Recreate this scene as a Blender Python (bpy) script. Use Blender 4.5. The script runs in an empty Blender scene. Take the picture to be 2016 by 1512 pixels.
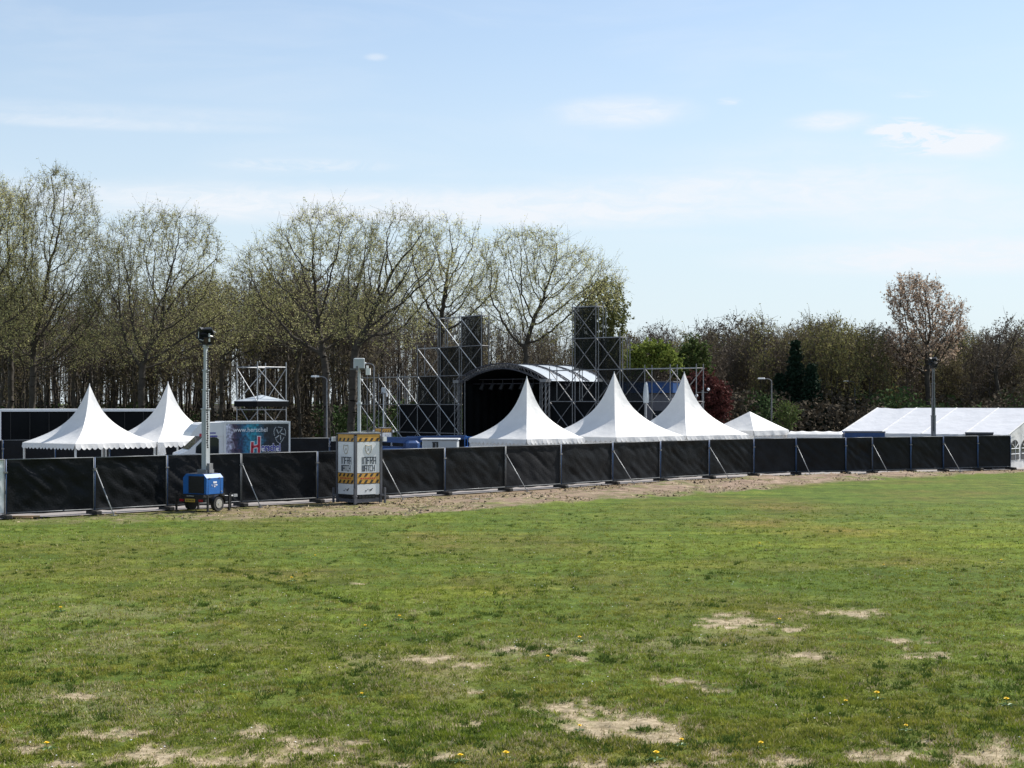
import bpy, math, random
import numpy as np
from math import radians as R, sin, cos, pi
sc = bpy.context.scene
col = sc.collection
F, H, CX, HY = 3028.0, 3.95, 1008.0, 793.0      # survey of the photograph: focal length (px), eye height (m), horizon
def W(x, Y, y=None):
    "world point seen at picture (x, y) at distance Y; without y the ground under it"
    X = (x-CX)/F*Y
    return np.array([X, Y, 0.0 if y is None else H-(y-HY)/F*Y])
def G(x, y):
    "ground point seen at picture (x, y)"
    return W(x, F*H/(y-HY))

# ---------------------------------------------------------------- materials
def newmat(name):
    m = bpy.data.materials.new(name); m.use_nodes = True
    nt = m.node_tree; b = nt.nodes['Principled BSDF']
    return m, nt, b
def lerpc(c, f): return tuple(min(1, max(0, v*f)) for v in c)+(1,)
def mat(name, c, rough=.6, var=.18, scale=3.0, metal=0, bump=0, bscale=30, c2=None, spec=.5, stretch=(1,1,1)):
    m, nt, b = newmat(name)
    tc = nt.nodes.new('ShaderNodeTexCoord'); mp = nt.nodes.new('ShaderNodeMapping')
    mp.inputs['Scale'].default_value = stretch
    nt.links.new(tc.outputs['Object'], mp.inputs[0])
    n = nt.nodes.new('ShaderNodeTexNoise'); n.inputs['Scale'].default_value = scale; n.inputs['Detail'].default_value = 6
    nt.links.new(mp.outputs[0], n.inputs['Vector'])
    r = nt.nodes.new('ShaderNodeValToRGB'); r.color_ramp.elements[0].position = .3; r.color_ramp.elements[1].position = .7
    r.color_ramp.elements[0].color = lerpc(c, 1-var)
    r.color_ramp.elements[1].color = lerpc(c2 or c, 1+var)
    nt.links.new(n.outputs['Fac'], r.inputs[0]); nt.links.new(r.outputs[0], b.inputs['Base Color'])
    b.inputs['Roughness'].default_value = rough; b.inputs['Metallic'].default_value = metal
    b.inputs['Specular IOR Level'].default_value = spec
    if bump:
        n2 = nt.nodes.new('ShaderNodeTexNoise'); n2.inputs['Scale'].default_value = bscale; n2.inputs['Detail'].default_value = 4
        nt.links.new(mp.outputs[0], n2.inputs['Vector'])
        bp = nt.nodes.new('ShaderNodeBump'); bp.inputs['Strength'].default_value = bump; bp.inputs['Distance'].default_value = .03
        nt.links.new(n2.outputs['Fac'], bp.inputs['Height']); nt.links.new(bp.outputs[0], b.inputs['Normal'])
    return m
M = {}
M['galv'] = mat('galvanised_steel', (.33,.34,.35), .5, .2, 8, .35)
M['fence_steel'] = mat('dull_fence_steel', (.13,.14,.15), .5, .25, 7, .2)
M['galv_dark'] = mat('weathered_dimmed_steel', (.2,.2,.205), .6, .25, 6, .2)
M['truss'] = mat('truss_black', (.06,.06,.07), .45, .2, 6, .3)
M['blue_steel'] = mat('blue_painted_steel', (.028,.075,.18), .45, .2, 8, .1)
M['scrim'] = mat('black_scrim', (.007,.008,.009), .85, .35, .8, bump=.4, bscale=5, spec=.08)
M['scrim_mesh'] = mat('see_through_scrim', (.012,.014,.014), .9, .3, .8, spec=.05)
_nt=M['scrim_mesh'].node_tree; _t=_nt.nodes.new('ShaderNodeBsdfTransparent'); _m=_nt.nodes.new('ShaderNodeMixShader'); _m.inputs[0].default_value=.12
_nt.links.new(_nt.nodes['Principled BSDF'].outputs[0],_m.inputs[1]); _nt.links.new(_t.outputs[0],_m.inputs[2]); _nt.links.new(_m.outputs[0],_nt.nodes['Material Output'].inputs['Surface'])
M['cloth_grey'] = mat('faded_windbreak_cloth', (.0135,.0145,.017), .66, .35, 1.0, bump=.35, bscale=12, spec=.14)
M['cloth_deep'] = mat('fresh_windbreak_cloth', (.006,.007,.0085), .45, .3, 1.6, bump=.35, bscale=16, spec=.14)
M['cloth_black'] = mat('black_windbreak_cloth', (.009,.010,.012), .5, .3, 1.3, bump=.35, bscale=14, spec=.13)
M['rubber'] = mat('rubber', (.025,.023,.022), .85, .3, 9, bump=.3)
M['tyre'] = mat('tyre', (.018,.018,.018), .8, .2, 9)
M['white_paint'] = mat('white_paint', (.72,.73,.74), .35, .05, 2)
M['white_grey'] = mat('white_cladding', (.74,.75,.77), .5, .08, 1.5)
M['grey_box'] = mat('grey_housing', (.4,.43,.45), .5, .08, 2)
M['dark_grey'] = mat('dark_grey_frame', (.1,.1,.115), .5, .15, 5)
M['blue'] = mat('blue_paint', (.015,.11,.36), .35, .1, 3)
M['blue_dark'] = mat('deep_blue_paint', (.015,.055,.17), .4, .25, 3)
M['black'] = mat('black_plastic', (.012,.012,.013), .5, .2, 6)
M['glass_dark'] = mat('dark_glass', (.02,.025,.03), .08, .2, 1)
M['glass_lamp'] = mat('lamp_glass', (.6,.63,.6), .12, .1, 3)
M['orange'] = mat('amber_board', (.62,.33,.06), .55, .12, 4)
M['dark_marks'] = mat('dark_print', (.035,.03,.028), .6, .2, 6)
M['navy_print'] = mat('navy_print', (.025,.035,.055), .6, .1, 6)
M['gold_print'] = mat('faded_gold_print', (.35,.3,.22), .6, .1, 6)
M['red_print'] = mat('red_print', (.45,.03,.05), .5, .1, 4)
M['blue_print'] = mat('blue_print', (.06,.06,.3), .5, .1, 4)
M['white_print'] = mat('white_print', (.75,.76,.8), .5, .05, 4)
M['yellow_plate'] = mat('yellow_plate', (.5,.32,.04), .5, .1, 6)
M['red_lens'] = mat('red_lens', (.25,.01,.015), .2, .1, 6)
M['chrome'] = mat('rim_metal', (.6,.6,.6), .25, .1, 6, .8)
M['silver_bar'] = mat('silver_bar', (.55,.56,.56), .35, .1, 4, .4)
M['wood'] = mat('bare_wood', (.3,.2,.11), .7, .2, 4)
M['yellow'] = mat('dandelion_yellow', (.85,.6,.02), .7, .1, 20)
M['leafgreen'] = mat('weed_leaf', (.05,.12,.02), .6, .3, 20)
M['stone'] = mat('pale_litter', (.6,.55,.45), .7, .2, 20)
def fabric(name, c, tr=.25, seam=True):
    m, nt, b = newmat(name)
    tc = nt.nodes.new('ShaderNodeTexCoord')
    n = nt.nodes.new('ShaderNodeTexNoise'); n.inputs['Scale'].default_value = 1.1; n.inputs['Detail'].default_value = 8; n.inputs['Roughness'].default_value=.65
    nt.links.new(tc.outputs['Object'], n.inputs['Vector'])
    r = nt.nodes.new('ShaderNodeValToRGB'); r.color_ramp.elements[0].position=.25; r.color_ramp.elements[1].position=.6
    r.color_ramp.elements[0].color = lerpc(c,.9); r.color_ramp.elements[1].color = lerpc(c,1)
    nt.links.new(n.outputs['Fac'], r.inputs[0]); nt.links.new(r.outputs[0], b.inputs['Base Color'])
    b.inputs['Roughness'].default_value=.5; b.inputs['Specular IOR Level'].default_value=.3
    bp = nt.nodes.new('ShaderNodeBump'); bp.inputs['Strength'].default_value=.7; bp.inputs['Distance'].default_value=.08
    n2 = nt.nodes.new('ShaderNodeTexNoise'); n2.inputs['Scale'].default_value=1.4; n2.inputs['Detail'].default_value=3
    nt.links.new(tc.outputs['Object'], n2.inputs['Vector'])
    nt.links.new(n2.outputs['Fac'], bp.inputs['Height']); nt.links.new(bp.outputs[0], b.inputs['Normal'])
    t = nt.nodes.new('ShaderNodeBsdfTranslucent'); nt.links.new(r.outputs[0], t.inputs['Color'])
    mx = nt.nodes.new('ShaderNodeMixShader'); mx.inputs[0].default_value = tr
    nt.links.new(b.outputs[0], mx.inputs[1]); nt.links.new(t.outputs[0], mx.inputs[2])
    nt.links.new(mx.outputs[0], nt.nodes['Material Output'].inputs['Surface'])
    return m
M['pvc'] = fabric('white_tent_fabric', (.76,.755,.745), .2)
M['marquee']=fabric('marquee_roof_fabric',(.56,.57,.6),.1)  # darker than the tent fabric: weaker light on this roof put into the colour
M['pvc_roof'] = fabric('pale_stage_roof_fabric', (.36,.40,.44), .05)
def leafmat(name, c, c2, tr=.35, rough=.6):
    m, nt, b = newmat(name)
    g = nt.nodes.new('ShaderNodeNewGeometry'); oi = nt.nodes.new('ShaderNodeObjectInfo')
    mx0 = nt.nodes.new('ShaderNodeMix'); mx0.data_type='RGBA'
    mx0.inputs[6].default_value = c+(1,); mx0.inputs[7].default_value = c2+(1,)
    nt.links.new(g.outputs['Random Per Island'], mx0.inputs[0])
    hs = nt.nodes.new('ShaderNodeHueSaturation')
    mr = nt.nodes.new('ShaderNodeMapRange'); mr.inputs['To Min'].default_value=.75; mr.inputs['To Max'].default_value=1.25
    nt.links.new(oi.outputs['Random'], mr.inputs[0]); nt.links.new(mr.outputs[0], hs.inputs['Value'])
    nt.links.new(mx0.outputs[2], hs.inputs['Color'])
    nt.links.new(hs.outputs[0], b.inputs['Base Color']); b.inputs['Roughness'].default_value = rough
    b.inputs['Specular IOR Level'].default_value=.04
    t = nt.nodes.new('ShaderNodeBsdfTranslucent'); nt.links.new(hs.outputs[0], t.inputs['Color'])
    mx = nt.nodes.new('ShaderNodeMixShader'); mx.inputs[0].default_value = tr
    nt.links.new(b.outputs[0], mx.inputs[1]); nt.links.new(t.outputs[0], mx.inputs[2])
    nt.links.new(mx.outputs[0], nt.nodes['Material Output'].inputs['Surface'])
    return m
M['bark'] = mat('bark', (.045,.037,.028), .9, .35, 2.5, bump=.5, bscale=8)
M['bark_thin'] = mat('young_bark', (.07,.057,.042), .9, .4, 1.5)
M['bark_pale'] = mat('wood_stem_bark', (.062,.052,.04), .9, .5, .6)
M['twig_brown'] = leafmat('brown_twigs', (.075,.06,.045), (.12,.095,.07), .15)
M['twig_purple'] = leafmat('purplish_brown_buds', (.085,.07,.056), (.145,.12,.095), .2)
M['bud_green'] = leafmat('spring_buds', (.4,.41,.14), (.58,.55,.3), .45)
M['bud_dim'] = leafmat('olive_buds', (.12,.11,.055), (.2,.17,.09), .3)
M['leaf_poplar'] = leafmat('poplar_leaves', (.13,.15,.05), (.24,.25,.1), .35)
M['leaf_bright'] = leafmat('fresh_maple_leaves', (.10,.135,.025), (.21,.25,.06), .3)
M['leaf_mid'] = leafmat('mid_green_leaves', (.045,.07,.022), (.09,.115,.035), .25)
M['leaf_dark'] = leafmat('conifer_needles', (.014,.03,.018), (.025,.045,.026), .05)
M['leaf_red'] = leafmat('copper_red_leaves', (.07,.024,.022), (.125,.045,.04), .2)
M['leaf_rust'] = leafmat('rusty_spring_leaves', (.46,.33,.23), (.62,.5,.4), .45)
M['leaf_yellow'] = leafmat('yellowish_catkins', (.17,.165,.06), (.25,.235,.1), .35)
M['grassblade'] = leafmat('grass_blades', (.10,.155,.024), (.20,.235,.055), .3)
def grassmat():
    m=leafmat('grass_blades',(.108,.155,.02),(.205,.24,.045),.3); nt=m.node_tree; N=nt.nodes; L=nt.links
    tc=N.new('ShaderNodeTexCoord'); out=[]
    for s,d,a,b,st in((.45,4,(.95,1.0,.8),(1.35,1.1,1.3),(.5,1,1)),(3.2,5,(.5,.58,.55),(1.45,1.35,1.3),(1,1.3,1))):  # second noise: clump highlights and shadows put into the blade colour
        mp=N.new('ShaderNodeMapping'); mp.inputs['Scale'].default_value=st; L.new(tc.outputs['Object'],mp.inputs[0])
        n=N.new('ShaderNodeTexNoise'); n.inputs['Scale'].default_value=s; n.inputs['Detail'].default_value=d; L.new(mp.outputs[0],n.inputs['Vector'])
        r=N.new('ShaderNodeValToRGB'); r.color_ramp.elements[0].position=.36; r.color_ramp.elements[1].position=.64; r.color_ramp.elements[0].color=a+(1,); r.color_ramp.elements[1].color=b+(1,); L.new(n.outputs['Fac'],r.inputs[0]); out.append(r.outputs[0])
    hs=[n for n in N if n.type=='HUE_SAT'][0]; tg=[l.to_socket for l in hs.outputs[0].links]
    c=hs.outputs[0]
    for o in out:
        x=N.new('ShaderNodeMix'); x.data_type='RGBA'; x.blend_type='MULTIPLY'; x.inputs[0].default_value=1; x.clamp_result=False; L.new(c,x.inputs[6]); L.new(o,x.inputs[7]); c=x.outputs[2]
    for t in tg: L.new(c,t)
    return m
M['grassblade']=grassmat()
M['strawblade'] = leafmat('dry_straw', (.33,.26,.15), (.5,.42,.27), .2)

# ---------------------------------------------------------------- mesh building
class MB:
    def __init__(s): s.v=[]; s.f=[]; s.m=[]
    def add(s, vs, fs, mi=0):
        o=len(s.v); s.v.extend([tuple(map(float,v)) for v in vs]); s.f.extend([tuple(i+o for i in f) for f in fs]); s.m.extend([mi]*len(fs)); return s
    def box(s, c, d, mi=0, rz=0, ch=0):
        "centre, size; ch = chamfer of the vertical and top edges"
        x,y,z=d[0]/2,d[1]/2,d[2]/2
        if ch:
            k=ch
            ring=[(-x+k,-y),(x-k,-y),(x,-y+k),(x,y-k),(x-k,y),(-x+k,y),(-x,y-k),(-x,-y+k)]
            ri=[(px*(1-k/x),py*(1-k/y)) for px,py in ring]
            vs=[(a,b,-z) for a,b in ring]+[(a,b,z-k) for a,b in ring]+[(a,b,z) for a,b in ri]
            fs=[tuple(range(7,-1,-1)),tuple(range(16,24))]
            for L in (0,8):
                for i in range(8): j=(i+1)%8; fs.append((L+i,L+j,L+8+j,L+8+i))
        else:
            vs=[(a*x,b*y,c_*z) for c_ in(-1,1) for a,b in((-1,-1),(1,-1),(1,1),(-1,1))]
            fs=[(3,2,1,0),(4,5,6,7),(0,1,5,4),(1,2,6,5),(2,3,7,6),(3,0,4,7)]
        ca,sa=cos(rz),sin(rz)
        s.add([(c[0]+a*ca-b*sa,c[1]+a*sa+b*ca,c[2]+q) for a,b,q in vs],fs,mi); return s
    def tube(s, p, q, r, n=8, mi=0, r2=None, cap=True):
        p=np.array(p,float); q=np.array(q,float); d=q-p; L=np.linalg.norm(d)
        if L<1e-6: return s
        d/=L; a=np.array([0,0,1.]) if abs(d[2])<.9 else np.array([1.,0,0]); u=np.cross(d,a); u/=np.linalg.norm(u); w=np.cross(d,u)
        r2=r if r2 is None else r2
        ring=[cos(2*pi*i/n)*u+sin(2*pi*i/n)*w for i in range(n)]
        vs=[p+e*r for e in ring]+[q+e*r2 for e in ring]
        fs=[(i,(i+1)%n,n+(i+1)%n,n+i) for i in range(n)]
        if cap: fs+= [tuple(range(n-1,-1,-1)),tuple(range(n,2*n))]
        return s.add(vs,fs,mi)
    def prism(s, pts, axis, a, b, mi=0):
        "polygon pts extruded along axis ('x','y','z') from a to b"
        def mk(p,t): return {'x':(t,p[0],p[1]),'y':(p[0],t,p[1]),'z':(p[0],p[1],t)}[axis]
        n=len(pts); vs=[mk(p,a) for p in pts]+[mk(p,b) for p in pts]
        fs=[tuple(range(n-1,-1,-1)),tuple(range(n,2*n))]+[(i,(i+1)%n,n+(i+1)%n,n+i) for i in range(n)]
        return s.add(vs,fs,mi)
    def build(s, name, mats, parent=None, loc=None, rz=0, smooth=False):
        me=bpy.data.meshes.new(name); me.from_pydata(s.v,[],s.f)
        mats = mats if isinstance(mats,(list,tuple)) else [mats]
        for m in mats: me.materials.append(m)
        me.polygons.foreach_set('material_index', s.m)
        if smooth: me.polygons.foreach_set('use_smooth',[True]*len(s.f))
        me.update()
        import bmesh
        bm=bmesh.new(); bm.from_mesh(me); bmesh.ops.recalc_face_normals(bm,faces=bm.faces); bm.to_mesh(me); bm.free()
        o=bpy.data.objects.new(name,me); col.objects.link(o)
        if parent: o.parent=parent
        if loc is not None: o.location=loc
        o.rotation_euler.z=rz
        return o
def fastmesh(name, verts, faces, matidx, mats, parent=None, loc=None, smooth=False):
    "numpy arrays; faces (n,3) or (n,4)"
    me=bpy.data.meshes.new(name)
    k=faces.shape[1]; me.vertices.add(len(verts)); me.vertices.foreach_set('co',verts.astype(np.float32).ravel())
    me.loops.add(faces.size); me.loops.foreach_set('vertex_index',faces.astype(np.int32).ravel())
    me.polygons.add(len(faces)); me.polygons.foreach_set('loop_start',np.arange(0,faces.size,k,dtype=np.int32))
    for m in mats: me.materials.append(m)
    me.polygons.foreach_set('material_index',np.broadcast_to(matidx,(len(faces),)).astype(np.int32))
    if smooth: me.polygons.foreach_set('use_smooth',np.ones(len(faces),bool))
    me.update(calc_edges=True); me.validate()
    o=bpy.data.objects.new(name,me); col.objects.link(o)
    if parent: o.parent=parent
    if loc is not None: o.location=loc
    return o
def empty(name, loc, rz=0):
    o=bpy.data.objects.new(name,None); o.empty_display_size=.3; col.objects.link(o); o.location=loc; o.rotation_euler.z=rz; return o
def tag(o, label=None, cat=None, group=None, kind=None):
    if label: o['label']=label
    if cat: o['category']=cat
    if group: o['group']=group
    if kind: o['kind']=kind
    return o
def copy_tree(o, parent=None):
    c=o.copy(); col.objects.link(c); c.parent=parent
    for ch in list(o.children): copy_tree(ch,c)
    return c
def text_mesh(name, body, size, mat_, parent, loc, rot, depth=.004, sx=1.0, offset=0.0, align='LEFT'):
    cu=bpy.data.curves.new(name,'FONT'); cu.body=body; cu.size=size; cu.extrude=depth; cu.align_x=align; cu.offset=offset
    t=bpy.data.objects.new('tmp',cu); col.objects.link(t)
    bpy.context.view_layer.update()
    me=bpy.data.meshes.new_from_object(t.evaluated_get(bpy.context.evaluated_depsgraph_get())); me.name=name
    bpy.data.objects.remove(t); me.materials.clear(); me.materials.append(mat_)
    o=bpy.data.objects.new(name,me); col.objects.link(o); o.parent=parent; o.location=loc; o.rotation_euler=rot; o.scale=(sx,1,1)
    return o
# value noise for wear masks and wrinkles
_rs=np.random.RandomState(5); _tab=_rs.rand(256,256)
def vnoise(x,y):
    xi=np.floor(x).astype(int); yi=np.floor(y).astype(int); fx=x-xi; fy=y-yi; fx=fx*fx*(3-2*fx); fy=fy*fy*(3-2*fy)
    g=lambda a,b:_tab[a%256,b%256]
    return (g(xi,yi)*(1-fx)+g(xi+1,yi)*fx)*(1-fy)+(g(xi,yi+1)*(1-fx)+g(xi+1,yi+1)*fx)*fy
def fbm(x,y,o=4):
    s=0;a=.5;t=0
    for i in range(o): s=s+a*vnoise(x*2**i+17*i,y*2**i+31*i); t+=a; a*=.55
    return s/t
ORD=['leftmost','second','third','fourth','fifth','sixth','seventh','eighth','ninth','tenth','eleventh','twelfth','thirteenth','fourteenth','fifteenth','sixteenth','seventeenth','eighteenth','nineteenth','twentieth']

# ---------------------------------------------------------------- camera, sky, sun
cam=bpy.data.cameras.new('camera'); co=bpy.data.objects.new('camera',cam); col.objects.link(co); sc.camera=co
co.location=(0,0,H); co.rotation_euler=(R(90),0,0); cam.sensor_width=36; cam.lens=36*F/2016; cam.shift_y=(HY-756)/2016
cam.clip_end=6000; cam.clip_start=.1
SUN_AZ, SUN_EL = 56, 47        # azimuth clockwise from the view direction (+Y)
sd=bpy.data.lights.new('sun','SUN'); sd.energy=4.9; sd.angle=R(.53); sd.color=(1,.955,.88)
so=bpy.data.objects.new('sun',sd); col.objects.link(so)
sv=np.array([sin(R(SUN_AZ))*cos(R(SUN_EL)),cos(R(SUN_AZ))*cos(R(SUN_EL)),sin(R(SUN_EL))])
from mathutils import Vector
so.rotation_euler=Vector(sv).to_track_quat('Z','Y').to_euler(); so.location=(60,40,80)
w=bpy.data.worlds.new('World'); sc.world=w; w.use_nodes=True; nt=w.node_tree; N=nt.nodes; L=nt.links
bg=N['Background']; sky=N.new('ShaderNodeTexSky'); sky.sky_type='NISHITA'; sky.sun_disc=False
sky.sun_elevation=R(SUN_EL); sky.sun_rotation=R(SUN_AZ); sky.air_density=1.0; sky.dust_density=.6; sky.ozone_density=1.6; sky.altitude=0
bg.inputs['Strength'].default_value=.098
def mth(op,a,b=None,c=None,clamp=False):
    n=N.new('ShaderNodeMath'); n.operation=op; n.use_clamp=clamp
    for i,vv in enumerate((a,b,c)):
        if vv is None: continue
        if isinstance(vv,(int,float)): n.inputs[i].default_value=vv
        else: L.new(vv,n.inputs[i])
    return n.outputs[0]
tc=N.new('ShaderNodeTexCoord'); sp=N.new('ShaderNodeSeparateXYZ'); L.new(tc.outputs['Generated'],sp.inputs[0])
az=mth('ARCTAN2',sp.outputs[0],sp.outputs[1]); el=mth('ARCSINE',sp.outputs[2])
cb=N.new('ShaderNodeCombineXYZ'); L.new(az,cb.inputs[0]); L.new(el,cb.inputs[1])
def wnoise(sx,sy,detail,rough,dist=0,z=0):
    mp=N.new('ShaderNodeMapping'); mp.inputs['Scale'].default_value=(sx,sy,1); mp.inputs['Location'].default_value=(0,0,z); L.new(cb.outputs[0],mp.inputs[0])
    n=N.new('ShaderNodeTexNoise'); n.inputs['Scale'].default_value=1; n.inputs['Detail'].default_value=detail; n.inputs['Roughness'].default_value=rough; n.inputs['Distortion'].default_value=dist
    L.new(mp.outputs[0],n.inputs['Vector']); return n.outputs['Fac']
def smooth(v,a,b):
    m=N.new('ShaderNodeMapRange'); m.interpolation_type='SMOOTHSTEP'; m.inputs['From Min'].default_value=a; m.inputs['From Max'].default_value=b; L.new(v,m.inputs[0]); return m.outputs[0]
n1=wnoise(5,26,5,.6,.6); n2=wnoise(30,110,8,.7,.8,3.3)
def blob(x,y,rx,ry):
    a0=math.atan((x-CX)/F); e0=math.atan((HY-y)/F)
    dx=mth('MULTIPLY',mth('SUBTRACT',az,a0),F/rx); dy=mth('MULTIPLY',mth('SUBTRACT',el,e0),F/ry)
    return mth('SUBTRACT',1,mth('SQRT',mth('ADD',mth('MULTIPLY',dx,dx),mth('MULTIPLY',dy,dy))),clamp=True)
fac=mth('MULTIPLY',smooth(n1,.42,.75),.16)                                   # thin veil

for x,y,rx,ry,k,soft in [(1230,222,190,42,.75,0),(1640,250,110,26,.8,0),(1770,270,80,26,1.9,1),(1850,295,140,34,1.7,1),(1920,300,90,40,.8,0),(1435,206,32,11,.9,1),(1600,330,500,70,.25,0),
                         (600,330,230,18,.45,1),(740,115,30,10,.4,1),(250,240,560,26,.25,0),(640,405,900,52,1.0,0),(1500,385,680,62,.75,0),(1900,515,560,48,1.1,0),(150,262,560,16,.4,0),(1150,430,500,30,.6,0),(1800,205,60,10,.4,1),(1850,440,420,60,.45,0)]:
    b=blob(x,y,rx,ry); b=mth('MULTIPLY',smooth(b,0,.8),k)
    nz=smooth(n2,.40,.62) if soft else smooth(n1,.3,.62)
    if soft: b=mth('MULTIPLY',b,nz)
    else: b=mth('MULTIPLY',b,mth('ADD',mth('MULTIPLY',smooth(n2,.3,.7),.6),.4))
    fac=mth('ADD',fac,b)
fac=mth('MINIMUM',fac,.93)
hz=N.new('ShaderNodeMix'); hz.data_type='RGBA'; L.new(mth('ADD',mth('MULTIPLY',smooth(el,.30,.02),.62),.2),hz.inputs[0]); L.new(sky.outputs[0],hz.inputs[6]); hz.inputs[7].default_value=(4.6,5.35,5.95,1)
mixc=N.new('ShaderNodeMix'); mixc.data_type='RGBA'; L.new(fac,mixc.inputs[0]); L.new(hz.outputs[2],mixc.inputs[6]); mixc.inputs[7].default_value=(5.75,6.0,6.35,1)
L.new(mixc.outputs[2],bg.inputs['Color'])
sc.view_settings.view_transform='Standard'; sc.view_settings.look='None'; sc.view_settings.exposure=.67; sc.view_settings.gamma=1
# ---------------------------------------------------------------- ground
FP=[(-160,1030),(10,1022),(185,1013.5),(328,1005),(474,997.5),(624,990),(750,982.5),(875,975),(995,967.5),(1104,961),(1206,954),(1300,948),(1396,942.5),(1484,938),(1567,935.5),(1665,934),(1717,932.5),(1793,930.5),(1857,928.5),(1925,926.5),(1990,925)]
FPW=[G(*p) for p in FP]                                    # fence post feet in the world
EDGE=[G(*p) for p in [(-400,1040),(0,1036),(300,1030),(520,1029),(800,1016),(1000,1000),(1200,985),(1500,966),(1750,944),(2016,930),(2500,918)]]   # where the mown grass starts
def yline(pts,X):
    P=np.array(pts); return np.interp(X,P[:,0],P[:,1])
PATCH=[(1130,1395,110,16),(1200,1425,120,24),(1290,1455,70,20),(1430,1225,62,13),(1675,1207,48,8),(1070,1280,75,8),(1150,1295,50,7),(1335,1340,62,11),(1390,1356,45,9),(1750,1348,55,8),(1890,1490,160,36),
 (1990,1500,90,40),(840,1296,42,6),(320,1488,100,26),(210,1447,80,11),(640,1478,95,16),(155,1370,45,7),(40,1450,70,12),(1540,1500,80,16),(935,1425,24,6),(1400,1478,55,15),(945,1358,22,5),(1585,1335,26,6),(500,1440,60,8),
 (870,1492,50,12),(60,1475,60,9),(1290,1508,120,12),(1700,1490,70,16),(570,1500,90,10),(1560,1240,40,5),(1820,1290,70,9),(1600,1290,60,6),(1800,1260,55,6),(700,1462,50,6),(930,1310,40,4),(700,1150,20,2),(450,1500,80,12),(1150,1505,90,8),(760,1505,60,8),(100,1505,70,8),(1400,1502,60,9),(1960,1470,60,14),(590,1455,60,8)]
PW=[]
for x,y,rx,ry in PATCH:
    c=G(x,y); a=G(x+rx,y); b=G(x,y-ry); d=G(x,y+ry); PW.append((c[0],c[1],abs(a[0]-c[0]),(b[1]-d[1])/2))
def masks(X,Y):
    "bare sand, dead straw strip by the fence, dark tufts"
    n=fbm(X*1.1,Y*.8,5); n2=fbm(X*4+9,Y*3+4,4); n3=fbm(X*.25+40,Y*.2+7,3)
    bare=np.zeros_like(X); nf=fbm(X*9+3,Y*6+1,3)
    for cx,cy,rx,ry in PW:
        d=np.sqrt(((X-cx)/(rx*.98))**2+((Y-cy)/(ry*.98))**2)
        bare=np.maximum(bare,np.clip((1.05-d+(n-.5)*2.4+(n2-.5)*2.4+(nf-.5)*2.6)*1.15,0,.95)*(d<1.9))
    bare=np.maximum(bare,np.clip((n*n3*2-.64+(n2-.5)*.6+(nf-.5)*.5)*3.5,0,.22)*np.clip((34-Y)/6,0,1))
    ed=yline(EDGE,X)+(n-.5)*4; strip=np.clip((Y-ed)/1.6,0,1)*np.clip(.62+(X+8)*.045+(n2-.5)*1.6,.12,1)
    return bare,strip,n,n2,n3
FR=[(1830,1065,620,38,1),(1400,1085,260,20,.7),(860,1168,210,22,.8),(1280,1110,260,14,.5),(700,1205,160,14,.4)]
def fresh(X,Y):
    o=np.zeros_like(X)
    for x,y,rx,ry,k in FR:
        c=G(x,y); a=G(x+rx,y); b=G(x,y-ry); d=G(x,y+ry)
        q=np.sqrt(((X-c[0])/(a[0]-c[0]))**2+((Y-c[1])/((b[1]-d[1])/2))**2); o=np.maximum(o,k*np.clip(1.2-q+(fbm(X*.5,Y*.6,3)-.5)*.9,0,1))
    return o
ys=[6.0]
while ys[-1]<122: ys.append(ys[-1]+max(.05,.0042*ys[-1]*max(1,ys[-1]/26)))
ys=np.array(ys); nx=520; us=np.linspace(-.52,.52,nx)
Yg=np.repeat(ys[:,None],nx,1); Xg=Yg*us[None,:]
bare,strip,n,n2,n3=masks(Xg,Yg)
Zg=(n2-.5)*.10+(n-.5)*.06-bare*.035
fl=yline(FPW,Xg); beyond=np.clip((Yg-fl+1.0)/1.0,0,1)
Zg=Zg*(1-beyond)*(1-.4*strip)+(strip*(1-beyond))*(fbm(Xg*2.2,Yg*2.2,3)-.5)*.10
def bank(X,Y):
    a=yline(EDGE,X); b=yline(FPW,X); m=a+(b-a)*.42; w_=np.maximum((b-a)*.26,.5)
    return np.exp(-((Y-m)/w_)**2)*np.clip((X+3)/9,0,1)*np.clip((27-X)/7,0,1)*(.10+.5*fbm(X*.55+5,Y*.6,4)**2)
Zg=Zg+bank(Xg,Yg)*(1-beyond)
Zg=np.where(beyond>0,Zg*(1-beyond)-.01*beyond,Zg)
V=np.stack([Xg,Yg,Zg],-1).reshape(-1,3); ny=len(ys)
ii=(np.arange(ny-1)[:,None]*nx+np.arange(nx-1)[None,:]).ravel(); Fq=np.stack([ii,ii+1,ii+nx+1,ii+nx],1)
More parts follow.
